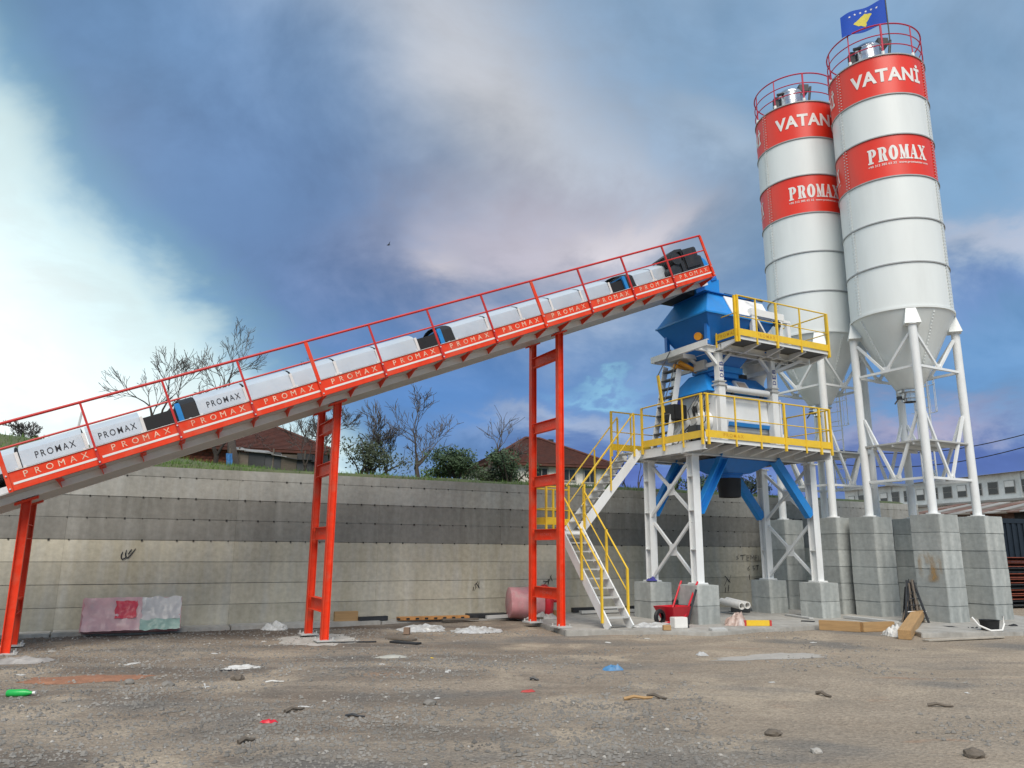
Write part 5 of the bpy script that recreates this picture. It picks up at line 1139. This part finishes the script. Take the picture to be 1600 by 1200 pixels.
film(-.87, .16, .0, 1.0, 0, mat('pink_film', (.66, .40, .40), .3, var=.25, scale=3, dirt=(.55, .50, .47), dirt_amt=.8, dscale=2.5), 'pink_film', 1); film(.15, .87, .30, 1.0, .0, mat('white_film', (.60, .57, .54), .3, var=.15, scale=4), 'white_film', 2)
film(.14, .87, .0, .32, .003, mat('green_tinted_film', (.32, .46, .38), .35, var=.2, scale=4), 'green_film', 3); film(-.32, .06, .35, .88, .022, mat('red_film', (.68, .06, .09), .3, var=.12), 'red_label', 4)
# red and pink drum lying behind the tall trestle
dp = wp(wall_pt(800, 960).x, -1.0, 0); dr = empty('fallen_drum', V(dp.x, dp.y, .40), (0, 0, R(12)), 'large faded pink drum with a bright red end lying by the wall', 'drum')
mb = MB(); mb.lathe([(.0, -.56), (.30, -.56), (.36, -.53)] + [(.36 + .045 * (k + 1) / 10, -.53 + .81 * (k + 1) / 10) for k in range(10)], 40)
mb.v = [(z, y * q_, -x * q_) for x, y, z in mb.v for q_ in (1 + .10 * mnoise.noise(Vector((x * 3, y * 3, z * 3))) - .10 * max(0, mnoise.noise(Vector((x * 2 + 4, y * 2, z * 1.5)))),)]; mb.build('drum_body', M_pinkpl, dr, smooth=True)
mb = MB(); mb.lathe([(.41, 0), (.44, .03), (.44, .12), (.36, .22), (.20, .26), (.02, .2)], 26); mb.v = [(z + .28, y, -x) for x, y, z in mb.v]; mb.build('drum_cap', M_redpl, dr, smooth=True)
MB().tube((.5, -.05, .05), (.72, -.1, .07), .05, 10).build('drum_spout', M_redpl, dr, smooth=True)
crumple('grey_tarpaulin', wp(wall_pt(808, 972).x, -1.35, 0), 1.0, .7, .42, mat('grey_film', (.38, .37, .35), .5, var=.25, scale=6), 'crumpled grey tarpaulin in front of the pink drum', 'tarpaulin', 3, 18, 2.5)
def wl(px, py, dist, z=.05): p = wp(wall_pt(px, py).x, -dist, 0); return V(p.x, p.y, z)
plank('timber_board', wl(517, 968, .30), wl(553, 967, .30), .12, .22, M_wood, 'short light timber board standing at the wall behind the middle trestle')
plank('black_pipe', wl(553, 968, .42), wl(598, 962, .36), .12, .10, M_dark, 'dark steel profiles lying at the wall foot right of the middle trestle', 'steel profile')
o = plank('formwork_plank', wl(612, 966, .45), wl(716, 962, .62), .26, .07, mat('orange_formwork_face', (.52, .24, .07), .6, var=.3, scale=4, dirt=(.2, .12, .06), dirt_amt=.6, dscale=6), 'long orange formwork plank lying along the wall')
for k in range(9): MB().box(-.9 + .22 * k, -.82 + .22 * k, -.14, -.128, .02, .055).build('slot', M_black, o)
plank('formwork_plank', wl(668, 972, .95), wl(720, 970, 1.05), .14, .04, M_wooddk, 'grey weathered plank in front of the orange formwork plank')
plank('steel_shutter', wl(720, 964, .40), wl(778, 963, .48), .30, .09, M_dark, 'black stacked panels at the wall left of the drum', 'panel'); plank('grey_pipe', wl(735, 974, .95), wl(797, 968, .75), .08, .08, M_steelgrey, 'grey pipe lying left of the drum', 'pipe')
plank('timber_block', gp(843, 968), gp(870, 969), .22, .22, M_wood, 'short timber block between the legs of the tall trestle', 'timber'); plank('timber_offcut', gp(836, 972), gp(846, 974), .16, .12, M_wooddk, 'dark timber offcut beside the timber block', 'timber')
plank('steel_profile', wl(884, 968, .35, .08), wl(985, 962, .35, .08), .12, .12, M_dark, 'long dark profile lying behind the stair foot', 'steel profile'); plank('steel_rail', wl(884, 974, .75, .08), wl(984, 970, .75, .08), .14, .07, M_steelgrey, 'grey rail lying behind the stair foot', 'steel profile')
crumple('concrete_footing', FOOT + cv * .65 - V(0, 0, FOOT.z), 1.7, 2.3, .03, M_pad, 'thin irregular concrete footing under the middle trestle', 'footing', 61, 18, 1.5, ang=CA)
crumple('plastic_sheet', gp(660, 985), 1.15, .9, .15, M_plastic, 'crumpled white plastic film left of the larger heap', 'plastic film', 5, 20, 3.0); crumple('plastic_sheet', gp(745, 987), 1.35, .9, .19, M_plastic, 'largest heap of crumpled white plastic film in mid-yard', 'plastic film', 9, 20, 3.0)
crumple('plastic_bag', gp(428, 984), .62, .42, .26, M_paper, 'white plastic bag on the gravel left of the middle trestle', 'bag', 12, 14, 3)
plank('broken_board', gp(606, 998), gp(648, 1001), .20, .03, M_wooddk, 'weathered broken board on the gravel in mid-yard', 'board'); plank('dark_board', gp(612, 1004), gp(655, 1008), .16, .03, M_dark, 'charred dark board lying under the broken board', 'board'); plank('brick_block', gp(631, 993), gp(640, 993), .13, .13, mat('brown_block', (.25, .17, .12), .9), 'small brown block on the broken board', 'block')
plank('dark_strip', gp(520, 1006), gp(588, 1004), .06, .02, M_dark, 'dark strip lying right of the middle trestle foot', 'strip')
crumple('stone_slab', gp(612, 1027), .60, .30, .05, mat('pale_slab', (.42, .41, .36), .9, var=.2), 'flat pale slab on the gravel in mid-yard', 'slab', 21, 8, 1)
crumple('torn_sheet', gp(378, 1044), .62, .30, .07, M_paper, 'torn white sheet with a black edge on the left gravel', 'sheet', 14, 12, 2.5); crumple('rubber_scrap', gp(357, 1048), .30, .12, .03, M_black, 'black rubber scrap beside the torn white sheet', 'litter', 15, 8)
bt = empty('green_bottle', gp(31, 1088) + V(0, 0, .035), (0, 0, R(8)), 'bright green plastic bottle lying at the left edge', 'bottle')
mb = MB(); mb.lathe([(.0, -.14), (.035, -.14), (.042, -.12), (.042, .04), (.036, .07), (.015, .12), (.013, .14)], 16); mb.v = [(z, y, x) for x, y, z in mb.v]; mb.build('bottle_body', M_greenpl, bt, smooth=True); mb = MB(); mb.tube((.13, 0, 0), (.16, 0, 0), .016, 10); mb.build('bottle_cap', M_letter, bt)
crumple('red_rag', gp(420, 1129), .20, .12, .06, M_redpl, 'crimson rag on the gravel in the left foreground', 'rag', 16, 8); crumple('blue_bag', gp(958, 1047), .36, .22, .13, M_bluepl, 'crumpled blue bag on the gravel right of centre', 'bag', 17, 10); crumple('red_scrap', gp(825, 1083), .22, .10, .04, mat('dull_red_scrap', (.45, .06, .05), .6), 'dull red scrap on the ground below the tall trestle', 'litter', 18, 8)
crumple('blue_rag', tl(-.12, TW - .12, TPZ + .03), .34, .26, .16, mat('navy_rag', (.03, .03, .22), .7), 'dark blue rag lying on the low concrete pier', 'rag', 19, 8)
for i, (px, py, w_, d_, lb) in enumerate([(80, 1018, .26, .14, 'white scrap right of the left trestle foot'), (32, 1055, .20, .12, 'small white scrap below the left trestle foot'), (322, 1073, .14, .08, 'tiny white scrap left of the white stick'), (1011, 998, .22, .12, 'white scrap in front of the blue-ragged pier'), (1271, 1004, .22, .05, 'white strip below the timber planks'), (700, 1049, .30, .10, 'white scraps in the middle of the yard'), (595, 1038, .20, .10, 'white scrap below the flat pale slab'), (683, 1091, .14, .08, 'small white scrap in the mid foreground'), (950, 1006, .2, .1, 'white scrap below the stair foot'), (1206, 1066, .14, .08, 'white chip on the right foreground dust'), (1511, 1083, .10, .06, 'white chip at the far right'), (475, 1104, .2, .1, 'pale chip right of the crimson rag'), (207, 1038, .4, .14, 'pale chip heap on the left gravel'), (335, 1023, .2, .1, 'white scrap left of the torn sheet'), (412, 1003, .12, .1, 'white lump below the white bag')]):
    scrap('paper_scrap', px, py, w_, d_, M_paper, lb, i + 30)
scrap('yellow_scrap', 674, 1028, .14, .10, M_yellow, 'small yellow scrap on the mid-yard gravel', 50)
for a, b, r_, m, lb in (((415, 1067), (444, 1066), .014, M_paper, 'thin white stick on the left gravel'), ((319, 1069), (321, 1077), .012, M_paper, 'short white stick left of the thin one'), ((975, 1094), (1020, 1092), .022, M_wood, 'broken brown stick right of centre'), ((1012, 1089), (1042, 1094), .022, M_wooddk, 'split brown branch beside the broken stick'), ((1276, 1086), (1299, 1091), .024, M_wooddk, 'dark stick on the right foreground dust'), ((1450, 1105), (1490, 1107), .020, M_wooddk, 'thin dark stick at the right foreground'), ((540, 1119), (570, 1120), .016, M_dark, 'dark greenish strip in the left foreground'), ((445, 1114), (475, 1109), .022, M_wooddk, 'dark stick in the left foreground'), ((372, 1163), (398, 1157), .022, M_wooddk, 'dark stick low in the left foreground'), ((828, 1064), (842, 1065), .02, M_dark, 'short dark stick above the dull red scrap')):
    stick('stick', gp(*a), gp(*b), r_, m, lb)
def rock(px, py, s_, seed, label, m):
    bm = bmesh.new(); bmesh.ops.create_icosphere(bm, subdivisions=2, radius=1)
    for v in bm.verts: v.co = Vector((v.co.x * s_, v.co.y * s_ * .8, v.co.z * s_ * .55)) * (1 + .35 * mnoise.noise(v.co * 1.4 + Vector((seed, 0, 0))))
    me = bpy.data.meshes.new('stone'); bm.to_mesh(me); bm.free(); me.materials.append(m); o = bpy.data.objects.new('stone', me); COL.objects.link(o); o.location = gp(px, py) + V(0, 0, s_ * .3); tag(o, label, 'stone')
rock(1522, 1183, .085, 1, 'dark jagged stone low at the right', M_wooddk); rock(1208, 1149, .075, 2, 'brown clod in the right foreground', M_wooddk); rock(1276, 1177, .05, 3, 'pale stone in the right foreground', M_stonelt); rock(671, 1101, .07, 4, 'grey stone in the mid foreground', M_stone); rock(371, 1063, .08, 5, 'dark stone above the white stick', M_wooddk); rock(262, 1071, .08, 6, 'dark stone left of the white scrap', M_stone); rock(201, 1068, .07, 8, 'dark stone beside the orange sand', M_stone)
crumple('orange_sand', gp(135, 1063), 1.7, .6, .03, mat('orange_sand', (.30, .145, .085), .95, var=.3, scale=9, bump=.4), 'spilled orange sand on the left gravel', 'sand', 25, 20, 2); crumple('clear_film', gp(30, 1035), 1.0, .5, .12, mat('dusty_film', (.34, .32, .30), .4, var=.3, scale=6), 'dusty film lying at the left trestle foot', 'plastic film', 26, 14, 3)
crumple('cement_spill', gp(1205, 1027), 2.3, .6, .014, mat('cement_dust', (.38, .355, .32), .95, var=.12), 'pale cement spill on the ground before the tower', 'cement', 28, 20, 2)
# ---- around the tower piers
wbp = tl(.0, .62, PADZ); wbr = empty('wheelbarrow', gp(1053, 976, PADZ), (0, 0, R(40)), 'bright red wheelbarrow tipped between the two left tower piers', 'wheelbarrow')
mb = MB(); mb.frustum((-.20, -.16), (.20, .16), .08, (-.36, -.28), (.36, .28), .40, caps=False); mb.add([(-.20, -.16, .08), (.2, -.16, .08), (.2, .16, .08), (-.2, .16, .08)], [(0, 1, 2, 3)])
mb.frustum((-.185, -.145), (.185, .145), .095, (-.345, -.265), (.345, .265), .40, caps=False); mb.build('tray', M_redpl, wbr)
for y in (-.2, .2): MB().path([(-.45, y * .5, .06), (.1, y, .12), (.50, y * 1.1, .75), (.62, y * 1.15, .92)], .022, 8).build('handle', M_redpl, wbr, smooth=True)
mb = MB(); mb.lathe([(.10, -.04), (.16, -.035), (.18, 0), (.16, .035), (.10, .04)], 22); mb.v = [(x - .48, z, y + .18) for x, y, z in mb.v]; mb.build('wheel', M_black, wbr, smooth=True)
MB().path([(.15, -.18, .1), (.2, -.2, -.0), (.28, -.2, -.0), (.35, -.22, .45)], .016, 6).path([(.15, .18, .1), (.2, .2, -.0), (.28, .2, -.0), (.35, .22, .45)], .016, 6).build('leg', M_dark, wbr)
o = MB().box(-.16, .16, -.1, .1, 0, .22).build('white_box', M_letter, bevel=.01); o.location = gp(1061, 981, PADZ); o.rotation_euler = (0, 0, R(20)); tag(o, 'small white box in front of the red wheelbarrow', 'box')
a = gp(1073, 981, PADZ); o = MB().tube((0, 0, 0), (.28, .18, .78), .024, 8).box(-.05, .05, -.03, .03, 0, .05).build('pry_bar', M_dark, smooth=True); o.location = a; tag(o, 'dark pry bar leaning on the concrete pier beside the wheelbarrow', 'tool')
plank('plywood_sheet', gp(1041, 962, PADZ), gp(1062, 958, PADZ), .3, .34, M_dark, 'dark sheet behind the red wheelbarrow', 'sheet')
crumple('film_sheet', gp(1022, 979, PADZ), 1.3, .55, .16, M_plastic, 'white film spread on the pad left of the wheelbarrow', 'plastic film', 41, 16, 3); rock(1043, 982, .0, 9, 'x', M_wood) if False else None
plank('timber_offcut', gp(1036, 985, PADZ), gp(1048, 985, PADZ), .1, .1, M_wood, 'light timber offcut left of the white box', 'timber')
crumple('bagged_bricks', gp(1151, 977, PADZ), .66, .5, .46, mat('film_over_brown', (.42, .30, .25), .35, var=.35, scale=7, dirt=(.62, .60, .58), dirt_amt=.9, dscale=4), 'brown load under clear film right of the wheelbarrow pier', 'bag', 42, 14, 2.0)
lv_ = empty('spirit_level', gp(1184, 978, PADZ) + V(0, 0, .05), (0, 0, R(4)), 'bright yellow spirit level box lying on the pad', 'level'); MB().box(-.26, .26, -.03, .03, -.05, .07).build('body', M_yellow, lv_, bevel=.006); MB().box(-.31, -.262, -.031, .031, -.05, .07).box(.262, .31, -.031, .031, -.05, .07).build('end_cap', mat('red_cap', (.5, .05, .04), .5), lv_)
for k, (px, py) in enumerate(((1160, 951), (1169, 950))):
    p = gp(px, 962, PADZ); o = MB().lathe([(.07, 0), (.09, 0), (.09, .9), (.07, .9), (.07, 0)], 16).build('white_pipe', M_letter, smooth=True); o.location = V(p.x, p.y, .30 + .02 * k); o.rotation_euler = (R(-86), 0, R(18)); tag(o, ('left' if k == 0 else 'right') + ' one of two white pipes on trestles near the rear right pier', 'pipe', 'white pipes')
plank('pipe_bearer', gp(1143, 956, PADZ), gp(1172, 957, PADZ), .3, .24, M_dark, 'dark bearer under the two white pipes', 'timber')
o = MB().box(-.18, .18, -.08, .08, 0, .12).build('gutter_piece', M_steelgrey, bevel=.01); o.location = gp(1122, 991); o.rotation_euler = (R(8), 0, R(15)); tag(o, 'grey gutter piece at the pad edge below the wheelbarrow pier', 'gutter')
crumple('clear_bottle', gp(1097, 1024), .24, .2, .10, M_plastic, 'clear plastic lump on the gravel before the tower', 'litter', 43, 8)
plank('plank', gp(1229, 962, PADZ), gp(1268, 968, PADZ), .12, .04, M_steelgrey, 'thin grey plank on the pad beside the front right tower pier'); plank('steel_strip', gp(1252, 971, PADZ), gp(1273, 972, PADZ), .1, .02, M_dark, 'dark strip on the pad left of the timber planks', 'strip')
plank('timber_beam', gp(1281, 984), gp(1345, 988), .10, .21, M_wood, 'left light timber beam at the pad edge'); plank('timber_beam', gp(1347, 988), gp(1396, 986), .10, .20, M_wood, 'right light timber beam at the pad edge'); plank('timber_beam', gp(1322, 966, PADZ), gp(1400, 975, PADZ), .2, .06, M_steelgrey, 'greyish plank lying on the pad behind the light beams')
a, b = gp(1414, 999), gp(1437, 977); plank('timber_beam', a, V(b.x, b.y, .16), .24, .18, M_wood, 'thick light timber beam pointing at the camera'); crumple('plastic_sheet', gp(1401, 994), .6, .5, .36, M_paper, 'white film bag left of the thick timber beam', 'plastic film', 44, 14, 3)
# black net heap between piers
rt = empty('rod_bundle', gp(1432, 973, PADZ), (0, 0, R(10)), 'dark bundle of rods and mesh leaning between two silo piers', 'rods')
for k in range(15):
    a = V(-.34 + .045 * k + random.uniform(-.03, .03), random.uniform(-.10, .12), 0); b = V(.10 + random.uniform(-.06, .12), .22 + random.uniform(-.04, .06), random.uniform(.62, .98)); MB().tube(a, b, random.uniform(.014, .03), 6).build('rod', M_dark if k % 3 else M_wooddk, rt)
for k in range(5):
    t_ = .12 + .17 * k; MB().tube(V(-.36 + .44 * t_, -.12 + .25 * t_, .86 * t_), V(.34 - .16 * t_, -.06 + .25 * t_, .86 * t_), .012, 5).build('tie_wire', M_dark if k != 1 else M_letter, rt)
mb = MB(); mb.add([(-.30, .06, 0), (.30, .10, 0), (.18, .27, .80), (.02, .27, .80)], [(0, 1, 2, 3)]); mb.prism([(-.30, .08, 0), (.30, .12, 0), (.18, .30, .80), (.02, .30, .80)], (0, .02, 0)); mb.build('mesh_sheet', M_black, rt)
bk = empty('black_bucket', gp(1548, 990, 0), (0, 0, 0), 'black bucket with a white loop of hose at the right pad edge', 'bucket'); MB().lathe([(.0, .01), (.15, .0), (.19, .27), (.205, .28), (.175, .27), (.14, .02), (0, .02)], 22).build('pail', M_black, bk, smooth=True)
MB().path([V(-.42, -.1, .34), V(-.33, -.16, .18), V(-.12, -.22, .08), V(.12, -.22, .09), V(.22, -.15, .22), V(.24, -.1, .36)], .02, 8).build('hose', M_letter, bk, smooth=True)
plank('rubber_block', gp(1478, 986), gp(1506, 986), .3, .09, M_black, 'flat black rubber block at the right pad edge', 'block'); crumple('cable_coil', gp(1520, 987), .55, .4, .2, M_dark, 'tangled dark cable beside the black bucket', 'cable', 45, 14, 5); crumple('black_sacks', gp(1580, 984), .6, .35, .2, M_black, 'black sacks at the far right pad edge', 'sack', 46, 12, 3)
plank('pale_plank', gp(1446, 1002), gp(1565, 998), .16, .03, mat('pale_plank', (.40, .36, .30), .85, var=.2), 'long pale plank lying before the black bucket'); plank('white_strip', gp(1462, 990), gp(1480, 991), .05, .02, M_paper, 'white strip beside the black rubber block', 'strip')
